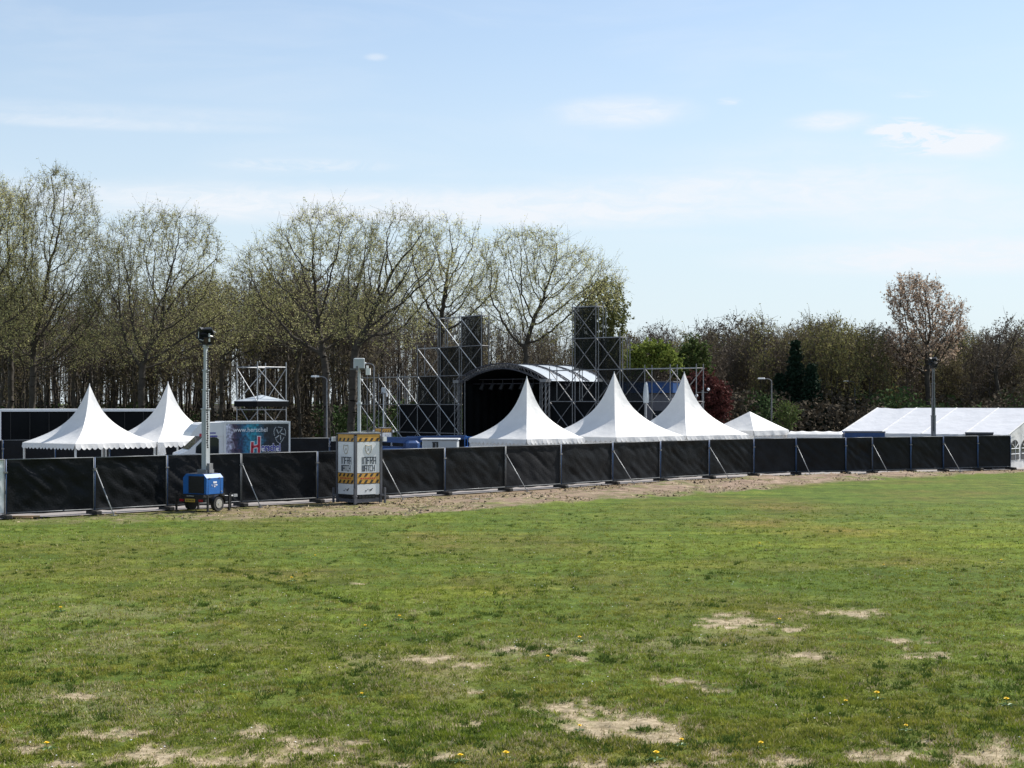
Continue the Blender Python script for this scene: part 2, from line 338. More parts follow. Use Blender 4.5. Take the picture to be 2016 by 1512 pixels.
def groundmat():
    m,nt,b=newmat('meadow'); N=nt.nodes; L=nt.links
    tc=N.new('ShaderNodeTexCoord')
    def nz(scale,detail=6,st=(1,1,1),rough=.6):
        mp=N.new('ShaderNodeMapping'); mp.inputs['Scale'].default_value=st; L.new(tc.outputs['Object'],mp.inputs[0])
        n=N.new('ShaderNodeTexNoise'); n.inputs['Scale'].default_value=scale; n.inputs['Detail'].default_value=detail; n.inputs['Roughness'].default_value=rough
        L.new(mp.outputs[0],n.inputs['Vector']); return n.outputs['Fac']
    def ramp(v,*st):
        r=N.new('ShaderNodeValToRGB'); e=r.color_ramp.elements
        while len(e)<len(st): e.new(.5)
        for i,(p,c) in enumerate(st): e[i].position=p; e[i].color=c+(1,)
        L.new(v,r.inputs[0]); return r.outputs[0]
    def mix(f,a,c,mode='MIX'):
        x=N.new('ShaderNodeMix'); x.data_type='RGBA'; x.blend_type=mode
        if isinstance(f,(int,float)): x.inputs[0].default_value=f
        else: L.new(f,x.inputs[0])
        L.new(a,x.inputs[6]); L.new(c,x.inputs[7]); return x.outputs[2]
    big=ramp(nz(.16,5,(1,.8,1)),(.33,(.135,.122,.032)),(.44,(.106,.127,.023)),(.55,(.088,.13,.02)),(.68,(.13,.162,.024)))
    mid=ramp(nz(1.1,8,(.8,1.2,1),.7),(.3,(.45,.47,.42)),(.5,(.9,.9,.9)),(.7,(1.35,1.25,1.15)))  # clump tone, with highlights and shadows put into the colour
    fine=ramp(nz(14,6,(1,1,1),.75),(.3,(.5,.5,.5)),(.52,(1,1,1)),(.72,(1.5,1.5,1.4)))
    g=mix(1,mix(1,big,mid,'MULTIPLY'),fine,'MULTIPLY')
    streak=ramp(nz(.35,4,(.12,2.6,1)),(.42,(.82,.88,.88)),(.6,(1.2,1.14,1.3)))
    g=mix(1,g,streak,'MULTIPLY')
    at=N.new('ShaderNodeAttribute'); at.attribute_name='wear'; s=N.new('ShaderNodeSeparateColor'); L.new(at.outputs['Color'],s.inputs[0])
    fr_=N.new('ShaderNodeRGB'); fr_.outputs[0].default_value=(1.35,1.25,.85,1); g=mix(s.outputs[2],g,mix(1,g,fr_.outputs[0],'MULTIPLY'))
    soil=ramp(nz(5,8,(1,1.6,1),.75),(.28,(.11,.09,.05)),(.45,(.25,.2,.13)),(.60,(.42,.345,.24)),(.78,(.54,.46,.34)))
    straw=ramp(nz(1.6,9,(.6,1.8,1),.8),(.34,(.085,.06,.043)),(.46,(.18,.13,.095)),(.56,(.27,.2,.15)),(.68,(.46,.37,.28)))
    gr=ramp(nz(.9,6,(.5,1.4,1)),(.5,(0,0,0)),(.66,(.7,.7,.7)))
    mm=N.new('ShaderNodeMath'); mm.operation='MULTIPLY'; L.new(s.outputs[1],mm.inputs[0])
    inv=N.new('ShaderNodeMath'); inv.operation='SUBTRACT'; inv.inputs[0].default_value=1; L.new(gr,inv.inputs[1]); L.new(inv.outputs[0],mm.inputs[1])
    c=mix(mm.outputs[0],g,straw); c=mix(s.outputs[0],c,soil)
    L.new(c,b.inputs['Base Color']); b.inputs['Roughness'].default_value=.95; b.inputs['Specular IOR Level'].default_value=.1
    bp=N.new('ShaderNodeBump'); bp.inputs['Strength'].default_value=.7; bp.inputs['Distance'].default_value=.05; L.new(nz(9,8,(1,1,1),.75),bp.inputs['Height']); L.new(bp.outputs[0],b.inputs['Normal'])
    return m
M['ground']=groundmat()
g=fastmesh('ground',V,Fq,0,[M['ground']],smooth=True); tag(g,kind='structure')
ca=g.data.color_attributes.new('wear','FLOAT_COLOR','POINT')
ca.data.foreach_set('color',np.stack([bare.ravel()*(1-strip.ravel()),strip.ravel(),fresh(Xg,Yg).ravel(),bare.ravel()*0+1],1).astype(np.float32).ravel())
b_=MB(); b_.add([(-3000,-500,-.12),(3000,-500,-.12),(3000,5000,-.12),(-3000,5000,-.12)],[(0,1,2,3)]); tag(b_.build('terrain',M['ground']),kind='structure')
# paved yard behind the fence and the pale path under it
M['asphalt']=mat('worn_asphalt',(.17,.165,.165),.9,.2,.7,bump=.2,bscale=20)
M['path']=mat('pale_paving',(.22,.2,.19),.9,.16,.8,bump=.2,bscale=12)
d0=[np.array(p) for p in FPW]; d0=[np.array([-60,FPW[0][1]-14,0])]+d0+[np.array([60,99.,0])]
mb=MB(); far=[(p[0],118,0.03) for p in d0]; near=[(p[0],p[1]+3.0,.03) for p in d0]
for i in range(len(d0)-1): mb.add([near[i],near[i+1],far[i+1],far[i]],[(0,1,2,3)])
tag(mb.build('yard',M['asphalt']),kind='structure')
M['floor']=mat('leaf_litter',(.05,.042,.028),.95,.4,.3,bump=.3,bscale=3)
mb=MB(); mb.add([(-400,118.2,-.02),(400,118.2,-.02),(400,420,-.02),(-400,420,-.02)],[(0,1,2,3)]); mb.v=[(x*4,y if y<200 else 3000,z) for x,y,z in mb.v]; tag(mb.build('forest_floor',M['floor']),kind='structure')
mb=MB()
for i in range(len(d0)-1):
    a,b=d0[i],d0[i+1]; mb.add([(a[0],a[1]-.35,.034),(b[0],b[1]-.35,.034),(b[0],b[1]+3.6,.034),(a[0],a[1]+3.6,.034)],[(0,1,2,3)])
tag(mb.build('path',M['path']),kind='structure')
# grass blades standing on the meadow
rs=np.random.RandomState(11)
def scatter_blades(n, ymin, ymax, hmin, hmax, wd, nb, mats, name, strawp):
    t=rs.rand(n); Y=1/(1/ymin-t*(1/ymin-1/ymax)); X=(rs.rand(n)*2-1)*.46*Y
    bare,strip,nn,n2,n3=masks(X,Y)
    keep=(rs.rand(n)>bare*1.0)&(rs.rand(n)>strip*.93)&(Y<yline(FPW,X)-.6)&(n2+rs.rand(n)*.5>.55)
    X,Y,n2k,bk,n3k=X[keep],Y[keep],n2[keep],bare[keep],nn[keep]; n=len(X)
    Z=(n2k-.5)*.10+(n3k-.5)*.06-bk*.035
    X=np.repeat(X,nb)+rs.randn(n*nb)*.035; Y=np.repeat(Y,nb)+rs.randn(n*nb)*.035; Z=np.repeat(Z,nb)-.008
    hh=(hmin+(hmax-hmin)*rs.rand(n*nb))*np.repeat(.5+1.0*np.clip((n2k-.3)*2,0,1),nb)
    a=rs.rand(n*nb)*2*pi; wv=wd*(.6+.8*rs.rand(n*nb))
    dx,dy=np.cos(a)*wv,np.sin(a)*wv; lx,ly=rs.randn(n*nb)*.45*hh,rs.randn(n*nb)*.45*hh
    P=np.stack([np.stack([X-dx,Y-dy,Z],1),np.stack([X+dx,Y+dy,Z],1),np.stack([X+lx,Y+ly,Z+hh],1)],1).reshape(-1,3)
    fc=np.arange(len(P)).reshape(-1,3); mi=(rs.rand(len(fc))<np.repeat(strawp+.7*np.clip(bk*1.5,0,1)+.12*(n3k<.40),nb)).astype(int)
    return fastmesh(name,P,fc,mi,mats)
gr=scatter_blades(245000,14.5,60,.02,.055,.0075,5,[M['grassblade'],M['strawblade']],'grass',.06)
tag(gr,'short green and yellowing grass blades covering the mown field','grass',kind='stuff')
# darker tufts and the old rut across the field
def tufts(n,seed,name,label):
    rs=np.random.RandomState(seed); t=rs.rand(n); Y=1/(1/15-t*(1/15-1/55)); X=(rs.rand(n)*2-1)*.36*Y
    nn=fbm(X*.9+70,Y*.7+20,3); k=(nn+rs.rand(n)*.3>.74)&(rs.rand(n)>masks(X,Y)[0]*1.6); X,Y=X[k],Y[k]
    for (x0,y0,x1,y1,m_) in((430,1120,800,1215,95),(1005,1270,1110,1282,16),(1120,1285,1200,1300,14),(1270,1312,1330,1322,12),(800,1285,850,1288,6)):
        a,b=G(x0,y0),G(x1,y1); f=rs.rand(m_); X=np.append(X,a[0]+(b[0]-a[0])*f+rs.randn(m_)*.06); Y=np.append(Y,a[1]+(b[1]-a[1])*f+rs.randn(m_)*.12)
    nb=26; n=len(X); R_=np.repeat(.05+.09*rs.rand(n),nb); X=np.repeat(X,nb); Y=np.repeat(Y,nb); a=rs.rand(n*nb)*2*pi; q=R_*np.sqrt(rs.rand(n*nb)); X=X+q*np.cos(a); Y=Y+q*np.sin(a)
    hh=(.03+.05*rs.rand(n*nb))*(1.3-q/R_*.6); w_=.008*(.7+rs.rand(n*nb)); b=rs.rand(n*nb)*2*pi; Z=np.zeros(n*nb)-.01
    P=np.stack([np.stack([X-np.cos(b)*w_,Y-np.sin(b)*w_,Z],1),np.stack([X+np.cos(b)*w_,Y+np.sin(b)*w_,Z],1),np.stack([X+rs.randn(n*nb)*.02+np.cos(a)*.02,Y+rs.randn(n*nb)*.02+np.sin(a)*.02,Z+hh],1)],1).reshape(-1,3)
    o=fastmesh(name,P,np.arange(len(P)).reshape(-1,3),0,[M['tuft']]); tag(o,label,'grass',kind='stuff')
M['tuft']=leafmat('tuft_blades',(.06,.10,.02),(.10,.15,.03),.25)
tufts(7000,77,'grass_tufts','darker taller tufts of grass dotted over the field and along the old rut')
# dry straw and clods on the strip
t=rs.rand(60000); Ys=50+t*42; Xs=(rs.rand(60000)*2-1)*.36*Ys
_,st,_,_,_=masks(Xs,Ys); k=(st>.35)&(fbm(Xs*.6,Ys*.5,3)>.42)&(Ys<yline(FPW,Xs)-.3); Xs,Ys=Xs[k],Ys[k]; n=len(Xs)
a=rs.rand(n)*2*pi; l=.02+.08*rs.rand(n)**2; hh=.02+.07*rs.rand(n)**1.5; wd=.03+.03*rs.rand(n)
Zs=(fbm(Xs*2.2,Ys*2.2,3)-.5)*.10-.01+bank(Xs,Ys)
P=np.stack([np.stack([Xs-np.cos(a)*l,Ys-np.sin(a)*l,Zs],1),np.stack([Xs+np.cos(a)*l,Ys+np.sin(a)*l,Zs],1),np.stack([Xs+rs.randn(n)*wd,Ys+rs.randn(n)*wd,Zs+hh],1)],1).reshape(-1,3)
o=fastmesh('dry_straw',P,np.arange(len(P)).reshape(-1,3),(rs.rand(n)<.3).astype(int),[M['strawblade'],M['bark_pale']])
tag(o,'dead straw and loose clods on the brown strip along the fence','straw',kind='stuff')
# dandelions
def dandelion():
    r=empty('dandelion',(0,0,0))
    s=MB(); s.tube((0,0,0),(.01,.005,.07),.004,5); s.build('stem',M['leafgreen'],r)
    h=MB()
    for i in range(12):
        a=2*pi*i/12
        for el_,l_ in((.25,.03),(.8,.024)):
            d=np.array([cos(a)*cos(el_),sin(a)*cos(el_),sin(el_)]); u=np.array([-sin(a),cos(a),0])*.008
            c=np.array([.01,.005,.07]); h.add([c-u,c+u,c+d*l_+u,c+d*l_-u],[(0,1,2,3)])
    h.tube((.01,.005,.065),(.01,.005,.083),.012,8); h.build('flower_head',M['yellow'],r)
    l=MB()
    for i in range(6):
        a=2*pi*i/6+.3; d=np.array([cos(a),sin(a),0]); u=np.array([-sin(a),cos(a),0])
        l.add([(0,0,.005),tuple(d*.06+u*.015+[0,0,.02]),tuple(d*.11+[0,0,.012]),tuple(d*.06-u*.015+[0,0,.02])],[(0,1,2,3)])
    l.build('leaf_rosette',M['leafgreen'],r); return r
dl=[(1140,1441,'beside the lower edge of the largest bare sand patch'),(1292,1500,'at the bottom of the photo below the largest sand patch'),(1500,1478,'on green grass just right of the bottom sand patches'),(1785,1441,'above the wide sand patch at lower right'),(997,1500,'at the bottom edge, near the middle of the photo'),(905,1503,'at the bottom edge, left of the middle of the photo'),
    (1340,1470,'right below the tail end of the largest sand patch'),(1726,1380,'between the right-hand sand patches'),(1142,1266,'above the dark rut in the middle of the field'),(1080,1303,'below the dark rut in the middle of the field'),(713,1376,'left of the middle, on a dark green tuft'),(119,1206,'alone on the grass at far left'),
    (785,1222,'on pale grass left of the middle'),(718,1240,'on pale grass, left one of two close together'),(1983,1392,'near the right edge of the photo'),(1536,1229,'right of the small round sand patch'),(1320,1060,'far out on the smooth grass, right of the middle'),(1495,1077,'far out on the smooth grass below the straw strip'),
    (1970,1110,'far out on the grass at the right edge'),(620,1100,'far out on the grass behind the dark mower line'),(1740,1118,'far out on the bright green stripe at right'),(575,1146,'just behind the dark mower line'),(94,1478,'by the lower left sand patches'),(1665,1391,'left of the right-hand sand patches')]
d_=dandelion()
for i,(x,y,lb) in enumerate(dl):
    o=d_ if i==0 else copy_tree(d_); p=G(x,y); o.location=(p[0],p[1],.015); s=.85+.5*((i*37)%10)/10; o.scale=(s,s,s); o.rotation_euler.z=i
    tag(o,'yellow dandelion '+lb,'dandelion','dandelions in the field')
t=rs.rand(420); Yd=16+30*t**1.6; Xd=(rs.rand(420)*2-1)*.35*Yd; kk=fbm(Xd*.3+3,Yd*.3,3)>.5; Xd,Yd=Xd[kk],Yd[kk]
mb=MB()
for x,y in zip(Xd,Yd):
    r=.011; z=.045
    mb.add([(x+r*cos(k*pi/3),y+r*sin(k*pi/3),z) for k in range(6)]+[(x,y,z+.006)],[(k,(k+1)%6,6) for k in range(6)])
tag(mb.build('daisies',M['white_print']),'tiny white daisies sprinkled through the grass','daisies',kind='stuff')

# ---------------------------------------------------------------- fence
def panel_mesh(Lp, seed, wr=1.0, ht=2.0, z0=.11):
    "frame tubes and one wrinkled cloth; local x along the panel"
    nx_,nz_=44,22; xs=np.linspace(-.01,Lp+.01,nx_); zs=np.linspace(z0,ht-.03,nz_); X,Z=np.meshgrid(xs,zs)
    sd=seed*13.7
    d=(fbm(X*1.2+sd,Z*1.3+sd,3)-.5)*.10*wr
    q=X*.8+Z*1.1; r_=X*.9-Z*.5
    d+=(np.abs(fbm(q*2.6+sd,r_*.45+sd,3)-.5))*.16*wr
    edge=np.minimum(np.minimum(xs-xs[0],xs[-1]-xs)[None,:]/.25,np.minimum(zs-zs[0],zs[-1]-zs)[:,None]/.2); edge=np.clip(edge,0,1)
    Yc=.035+d*edge
    Zc=Z-np.where(Z<z0+.02,(fbm(X*2+sd,X*0+3,2)-.4)*.06,0)
    Vv=np.stack([X,Yc,Zc],-1).reshape(-1,3); i=(np.arange(nz_-1)[:,None]*nx_+np.arange(nx_-1)[None,:]).ravel()
    return Vv,np.stack([i,i+1,i+nx_+1,i+nx_],1)
def fence_panel(a,b,seed,label,group,wr=1.0,blue=0,cloth='cloth_black',ht=2.0):
    a=np.array(a);b=np.array(b); d=b-a; Lp=np.linalg.norm(d[:2])-.05; ang=math.atan2(d[1],d[0]); u=d/np.linalg.norm(d)
    r=empty('mobile_fence',tuple(a+u*.035+np.array([0,0,.03])),ang); tag(r,label,'fence panel',group)
    V_,F_=panel_mesh(Lp,seed,wr,ht); fastmesh('cloth',V_,F_,0,[M[cloth]],parent=r,smooth=True)
    fr=MB()
    fr.tube((0,0,.1),(0,0,ht),.018,8,1 if blue else 0); fr.tube((Lp,0,.1),(Lp,0,ht),.018,8,1 if blue>1 else 0)
    fr.tube((0,0,ht-.01),(Lp,0,ht-.01),.017,8,0); fr.tube((0,0,.17),(Lp,0,.17),.017,6,0)
    fr.build('frame',[M['fence_steel'],M['blue_steel']],r,smooth=True)
    c=MB(); c.box((Lp+.035,-.01,1.55),(.13,.06,.05)); c.build('clamp',M['galv_dark'],r)
    return r
FEET=0
def foot(p,ang,label,group,proto=[None]):
    if proto[0] is None:
        m=MB(); m.box((0,0,.065),(.24,.78,.13),ch=.03)
        for y in(-.2,-.07,.07,.2): m.tube((0,y,.125),(0,y,.137),.03,8)
        proto[0]=m.build('ballast_block',M['rubber']); o=proto[0]
    else: o=proto[0].copy(); col.objects.link(o)
    o.location=(p[0],p[1],.03); o.rotation_euler.z=ang
    tag(o,label,'fence foot',group); return o
def brace(p,ang,label,k):
    r=empty('fence_prop',(p[0],p[1],.03),ang); tag(r,label,'fence brace','diagonal braces in front of the fence')
    m=MB(); m.tube((.05,-.03,1.58),(.12,-1.2,.03),.019,8); m.build('strut',M['galv'],r,smooth=True)
    m=MB(); m.box((.12,-1.22,.012),(.14,.22,.02)); m.tube((.12,-1.22,.0),(.12,-1.22,.1),.012,6); m.build('ground_plate',M['galv_dark'],r)
    m=MB(); m.box((.03,-.035,1.58),(.1,.07,.08)); m.build('hook',M['galv_dark'],r)
nseg=len(FPW)-1
PL={0:'cropped by the left edge of the photo',2:'behind the blue lighting trailer on its left',5:'half hidden by the orange and white camera tower'}
jn={1:0,3:1}
for i in range(nseg):
    a,b=FPW[i],FPW[i+1]; ang=math.atan2(b[1]-a[1],b[0]-a[0])
    if i==0:
        fence_panel(a,b,i,'white sheeted fence panel cut off by the left photo edge','front fence',cloth='white_grey')
    else:
        k=i-1; lb='black cloth fence panel, %s of the front row'%(ORD[k] if k else 'leftmost black one')
        if i==nseg: lb='black cloth fence panel with long creases at the right end beside the marquee window'
        fence_panel(a,b,i,lb,'front fence panels with black cloth',cloth=['cloth_black','cloth_grey','cloth_deep','cloth_black','cloth_deep'][(i*7)%5],wr={nseg:2.6,nseg-5:1.6,1:1.3,2:1.1}.get(i,.8),blue=2 if i>8 and i!=15 else (1 if i in (2,5,7) or i%2 else 0))
for i in range(1,nseg+1):
    p=FPW[i]; q=FPW[min(i+1,nseg)]; o=FPW[i-1]; ang=math.atan2(q[1]-o[1],q[0]-o[0])
    foot(p,ang,'black rubber fence foot, %s along the front fence'%ORD[i-1],'rubber feet of the front fence')
for j,i in enumerate([2,4,6,8,10,12,14,16,18]):
    p=FPW[i]; o=FPW[i-1]; q=FPW[i+1]; ang=math.atan2(q[1]-o[1],q[0]-o[0])
    brace(p,ang,'slanting steel brace propping the front fence, %s of nine'%ORD[j],j)
# rear fence
RF=[W(-120,78.5),W(5,79.3),W(108,80),W(215,80.8),W(322,81.6),W(428,82.4),W(535,83.2),W(648,84.2),W(770,85.5),W(880,87)]
for i in range(len(RF)-1):
    fence_panel(RF[i],RF[i+1],40+i,'black cloth fence panel in the rear row, %s'%['at the left photo edge','under the left tent eave','behind the left tent','between the two left tents','behind the second left tent','behind the box truck cab','behind the box truck body','between the truck and the camera tower','behind the blue machines'][i],'rear fence panels behind the left tents',wr=.7,blue=1)
    foot(RF[i],0,'black rubber foot of the rear fence, %s'%ORD[i],'rubber feet of the rear fence')
# wooden sleeper pile beside the left fence foot and other small litter
p=G(936,986); m=MB(); m.tube((-.22,0,.03),(0,-.03,.05),.02,5); m.box((.06,-.02,.05),(.16,.09,.05),rz=.4); o=m.build('litter',M['stone'],loc=(p[0],p[1],.03)); tag(o,'pale scrap lying on the brown strip right of the camera tower','litter')
p=G(55,1021); m=MB(); m.box((0,0,.06),(.9,.12,.05),rz=.1); m.box((-.1,0,.02),(.7,.2,.04),rz=-.1); o=m.build('timber_offcut',M['wood'],loc=(p[0],p[1]-.2,.03)); tag(o,'low brown timber lying below the leftmost fence panel','timber')
# ---------------------------------------------------------------- tents
def solve_square(xL,xF,xR,a,YF):
    "front corner at xF, distance YF; find the heading so that left/right corners fall at xL,xR"
    Fc=W(xF,YF); best=None
    for k in range(50,850):
        th=k*.1*pi/180; u=np.array([-sin(th),cos(th),0]); v=np.array([cos(th),sin(th),0])
        Lc=Fc+u*a; Rc=Fc+v*a; e=abs(CX+Lc[0]/Lc[1]*F-xL)+abs(CX+Rc[0]/Rc[1]*F-xR)
        if best is None or e<best[0]: best=(e,th)
    return Fc,best[1]
def pagoda(xL,xF,xR,yF,yA,a,YF,label,walls=(),group='white pagoda tents',val=.27,flat=False,open_legs=True,th=None,Fc=None):
    if Fc is None: Fc,th=solve_square(xL,xF,xR,a,YF)
    e=H-(yF-HY)/F*Fc[1]
    c=Fc+np.array([-sin(th),cos(th),0])*a/2+np.array([cos(th),sin(th),0])*a/2
    P=H-(yA-HY)/F*c[1]
    r=empty('pagoda_tent',(c[0],c[1],.03),th); tag(r,label,'tent',group)
    e-=.03;P-=.03; h=a/2
    mb=MB(); nlev=26; seg=8
    rings=[]
    for i in range(nlev+1):
        u=1-i/nlev; t=1-u; z=e+(P-e)*t
        if flat: w_=u*(.93+.07*u)
        else: w_=.38*u+.62*u**4
        ring=[]
        cs=[(-1,-1),(1,-1),(1,1),(-1,1)]
        for k in range(4):
            (x0,y0),(x1,y1)=cs[k],cs[(k+1)%4]
            for j in range(seg):
                f=j/seg; sag=1-.085*(1-abs(2*f-1))*min(1,4*u*t+.12*u)*(0 if i==0 else 1)
                ring.append(((x0+(x1-x0)*f)*h*w_*sag,(y0+(y1-y0)*f)*h*w_*sag,z))
        rings.append(ring)
    nn=4*seg
    for ring in rings: mb.v.extend(ring)
    for i in range(nlev):
        for k in range(nn):
            j=(k+1)%nn
            if i<nlev-1: mb.f.append((i*nn+k,i*nn+j,(i+1)*nn+j,(i+1)*nn+k))
            else: mb.f.append((i*nn+k,i*nn+j,(i+1)*nn))
            mb.m.append(0)
    can=mb.build('canopy',M['pvc'],r)
    # smooth inside a face, crease at the hips
    me=can.data; me.polygons.foreach_set('use_smooth',[True]*len(me.polygons))
    at=me.attributes.new('sharp_edge','BOOLEAN','EDGE'); vals=[]
    for ed in me.edges:
        a_,b_=ed.vertices; vals.append((a_%seg==0) and (b_%seg==0) and abs(a_-b_)==nn)
    at.data.foreach_set('value',vals)
    # valance with scallops
    vb=MB(); ns=15
    cs=[(-h,-h),(h,-h),(h,h),(-h,h)]
    for k in range(4):
        (x0,y0),(x1,y1)=cs[k],cs[(k+1)%4]; nxn=(y1-y0)/a; nyn=-(x1-x0)/a
        top=[];bot=[];m_=ns*6
        for j in range(m_+1):
            f=j/m_; px,py=x0+(x1-x0)*f,y0+(y1-y0)*f; s_=abs(sin(pi*f*ns)) if not flat else 1
            wv=.02*sin(f*23+k)+.05
            top.append((px+nxn*.012,py+nyn*.012,e+.005)); bot.append((px+nxn*wv,py+nyn*wv,e-val+.09*(1-s_)))
        o_=len(vb.v); vb.v+=top+bot; n1_=m_+1
        for j in range(m_): vb.f.append((o_+j,o_+j+1,o_+n1_+j+1,o_+n1_+j)); vb.m.append(0)
    vb.build('valance',M['pvc'],r)
    for (x,y) in cs:
        m=MB(); m.box((x*.98,y*.98,(e-.05)/2),(.07,.07,e-.05)); m.build('leg',M['silver_bar'],r)
    m=MB()
    for k in range(4):
        (x0,y0),(x1,y1)=cs[k],cs[(k+1)%4]; m.tube((x0*.97,y0*.97,e-.06),(x1*.97,y1*.97,e-.06),.03,6)
    m.build('eave_frame',M['silver_bar'],r)
    if not flat:
        m=MB(); m.tube((0,0,P-.12),(0,0,P+.05),.03,6,r2=.012); m.build('finial',M['white_paint'],r)
    for k in walls:
        (x0,y0),(x1,y1)=cs[k],cs[(k+1)%4]; n_=40; m=MB(); nxn=(y1-y0)/a; nyn=-(x1-x0)/a
        pts=[(x0+(x1-x0)*j/n_-nxn*(.03+.02*sin(j*1.3+k)),y0+(y1-y0)*j/n_-nyn*(.03+.02*sin(j*1.3+k))) for j in range(n_+1)]
        m.v+=[(p[0],p[1],.03) for p in pts]+[(p[0],p[1],e-.05) for p in pts]
        for j in range(n_): m.f.append((j,j+1,n_+2+j,n_+1+j)); m.m.append(0)
        m.build('side_wall',M['pvc'],r)
    return r,Fc,th,a
r1,F1,th1,a1=pagoda(45,148,303,874,757,4.15,66.0,'white peaked pagoda tent at far left, in front of the black trailer')
F2=F1+np.array([cos(th1),sin(th1),0])*(a1+.1)
r2,*_=pagoda(0,0,0,870,753,a1,0,'white peaked pagoda tent behind the lighting mast, beside the box truck',Fc=F2,th=th1)
pagoda(917,1037,1152,865,742,4.1,74.6,'white peaked tent in front of the arched stage opening',walls=(0,1,2,3))
pagoda(1051,1213,1347,861,733,5.35,79.8,'largest white peaked tent, middle one of the three beside the stage',walls=(0,1,2,3))
pagoda(1190,1352,1474,858,733,5.2,85.0,'white peaked tent right of the stage, against the dark red tree',walls=(0,1,2,3))
pagoda(1397,1484,1553,848,810,3.3,90.5,'small low white pop-up tent between the peaked tents and the marquee',walls=(0,1,2,3),flat=True,val=.3)
# hanging white sheet at the tent corner
Rr=F2; m=MB(); n_=8
for i in range(n_+1):
    for j in range(5): m.v.append((.12+.32*j/4+.1*i/n_,-.05+.05*sin(i+j),-.75*i/n_*(1-.35*j/4)))
for i in range(n_):
    for j in range(4): k=i*5+j; m.f.append((k,k+1,k+6,k+5)); m.m.append(0)
tag(m.build('loose_sheet',M['pvc'],loc=(Rr[0]-.1,Rr[1]-.15,2.15)),'crumpled white sheet hanging where the two left tents meet','sheet')

# ---------------------------------------------------------------- marquee
E0=np.array([20.9,98.0,0]); hv=np.array([3.4,4.2,0]); ed=np.array([.777,-.629,0]); tE=10.95
eh,rh=2.05,3.62
mq=empty('marquee',tuple(E0)); tag(mq,'long white gabled marquee with an arched window wall at the right edge','marquee')
def mw(t,s,z): p=ed*t+hv*s; return (p[0],p[1],z)
nb=4; T=[tE*i/nb for i in range(nb+1)]
for i in range(nb):
    for side in(0,1):
        m=MB(); nu,nv=10,12
        for a_ in range(nu+1):
            for b__ in range(nv+1):
                t=T[i]+(T[i+1]-T[i])*a_/nu; s=b__/nv; sag=-.05*sin(pi*a_/nu)*sin(pi*min(1,s*1.0))
                if i==0: sag-=.07*abs(sin(5*s+t*2.2))*sin(pi*a_/nu)*s
                m.v.append(mw(t,s if side==0 else 2-s,eh+(rh-eh)*s+sag))
        for a_ in range(nu):
            for b__ in range(nv): k=a_*(nv+1)+b__; m.f.append((k,k+1,k+nv+2,k+nv+1)); m.m.append(0)
        m.build('roof_panel',M['marquee'],mq,smooth=True)
for t in T:
    for side in (0,1):
        m=MB(); m.tube(mw(t,0 if side==0 else 2,eh+.0),mw(t,1,rh+.0),.035,6); m.build('rafter',M['pvc'],mq)
def wall_strip(name,pts,z0,z1,mat_,amp=.03):
    m=MB(); a_,b__=np.array(pts[0]),np.array(pts[1]); L_=np.linalg.norm(b__-a_); n_=int(L_*8); u=(b__-a_)/L_; nn_=np.array([u[1],-u[0],0])
    ps=[a_+(b__-a_)*j/n_+nn_*amp*sin(j*.9+sin(j*.31)*2) for j in range(n_+1)]
    m.v=[(p[0],p[1],z0) for p in ps]+[(p[0],p[1],z1) for p in ps]
    m.f=[(j,j+1,n_+2+j,n_+1+j) for j in range(n_)]; m.m=[0]*n_
    return m.build(name,mat_,mq)
wall_strip('side_wall',(mw(0,0,0),mw(tE,0,0)),.03,eh,M['pvc'])
wall_strip('side_wall',(mw(0,2,0),mw(tE,2,0)),.03,eh,M['pvc'])
wall_strip('end_wall',(mw(0,0,0),mw(0,2,0)),.03,eh,M['pvc'])
# gable triangles
for t in(0,tE):
    m=MB(); k=14
    for i in range(k+1):
        s=2*i/k; zt=eh+(rh-eh)*(s if s<=1 else 2-s); dd=.03*sin(i*2.1)
        m.v+= [mw(t+dd,s,eh-.12 if i%2 else eh-.2),mw(t,s,max(zt,eh+.001))]
    for i in range(k): m.f.append((2*i,2*i+2,2*i+3,2*i+1)); m.m.append(0)
    m.build('gable_valance',M['pvc'],mq)
# right end wall with arched windows: white cloth frames around dark panes
def end_window(s0,s1):
    m=MB(); hw=np.linalg.norm(hv); zc=1.62; n_=10
    def q(s,z,o=.02): return mw(tE+o,s/hw,z)
    mid=(s0+s1)/2; rad=(s1-s0)/2
    pane=[(s0,.55),(s1,.55)]+[(mid+rad*cos(pi*i/n_),zc-.35+rad*.75*sin(pi*i/n_)) for i in range(n_+1)]
    m.add([q(a_,b__,.035) for a_,b__ in pane],[tuple(range(len(pane)))]); w_=m.build('window',M['glass_dark'],mq)
    m=MB()
    m.tube(q(mid,.55,.045),q(mid,zc-.35,.045),.025,6)
    for z in(.9,zc-.4): m.tube(q(s0,z,.045),q(s1,z,.045),.025,6)
    for k_ in(-.5,0,.5): m.tube(q(mid,zc-.4,.045),q(mid+rad*.9*sin(k_*2),zc-.35+rad*.7*cos(k_*2)*.98,.045),.02,6)
    m.build('glazing_bars',M['white_paint'],w_)
wall_strip('end_wall',(mw(tE,0,0),mw(tE,2,0)),.03,eh,M['pvc'],.01)
hwid=np.linalg.norm(hv)
for s0 in(.35,2.0,3.7,5.4,7.1): end_window(s0,s0+1.25)
m=MB(); m.tube(mw(tE,0,.03),mw(tE,0,eh),.05,8); m.build('corner_post',M['white_paint'],mq)
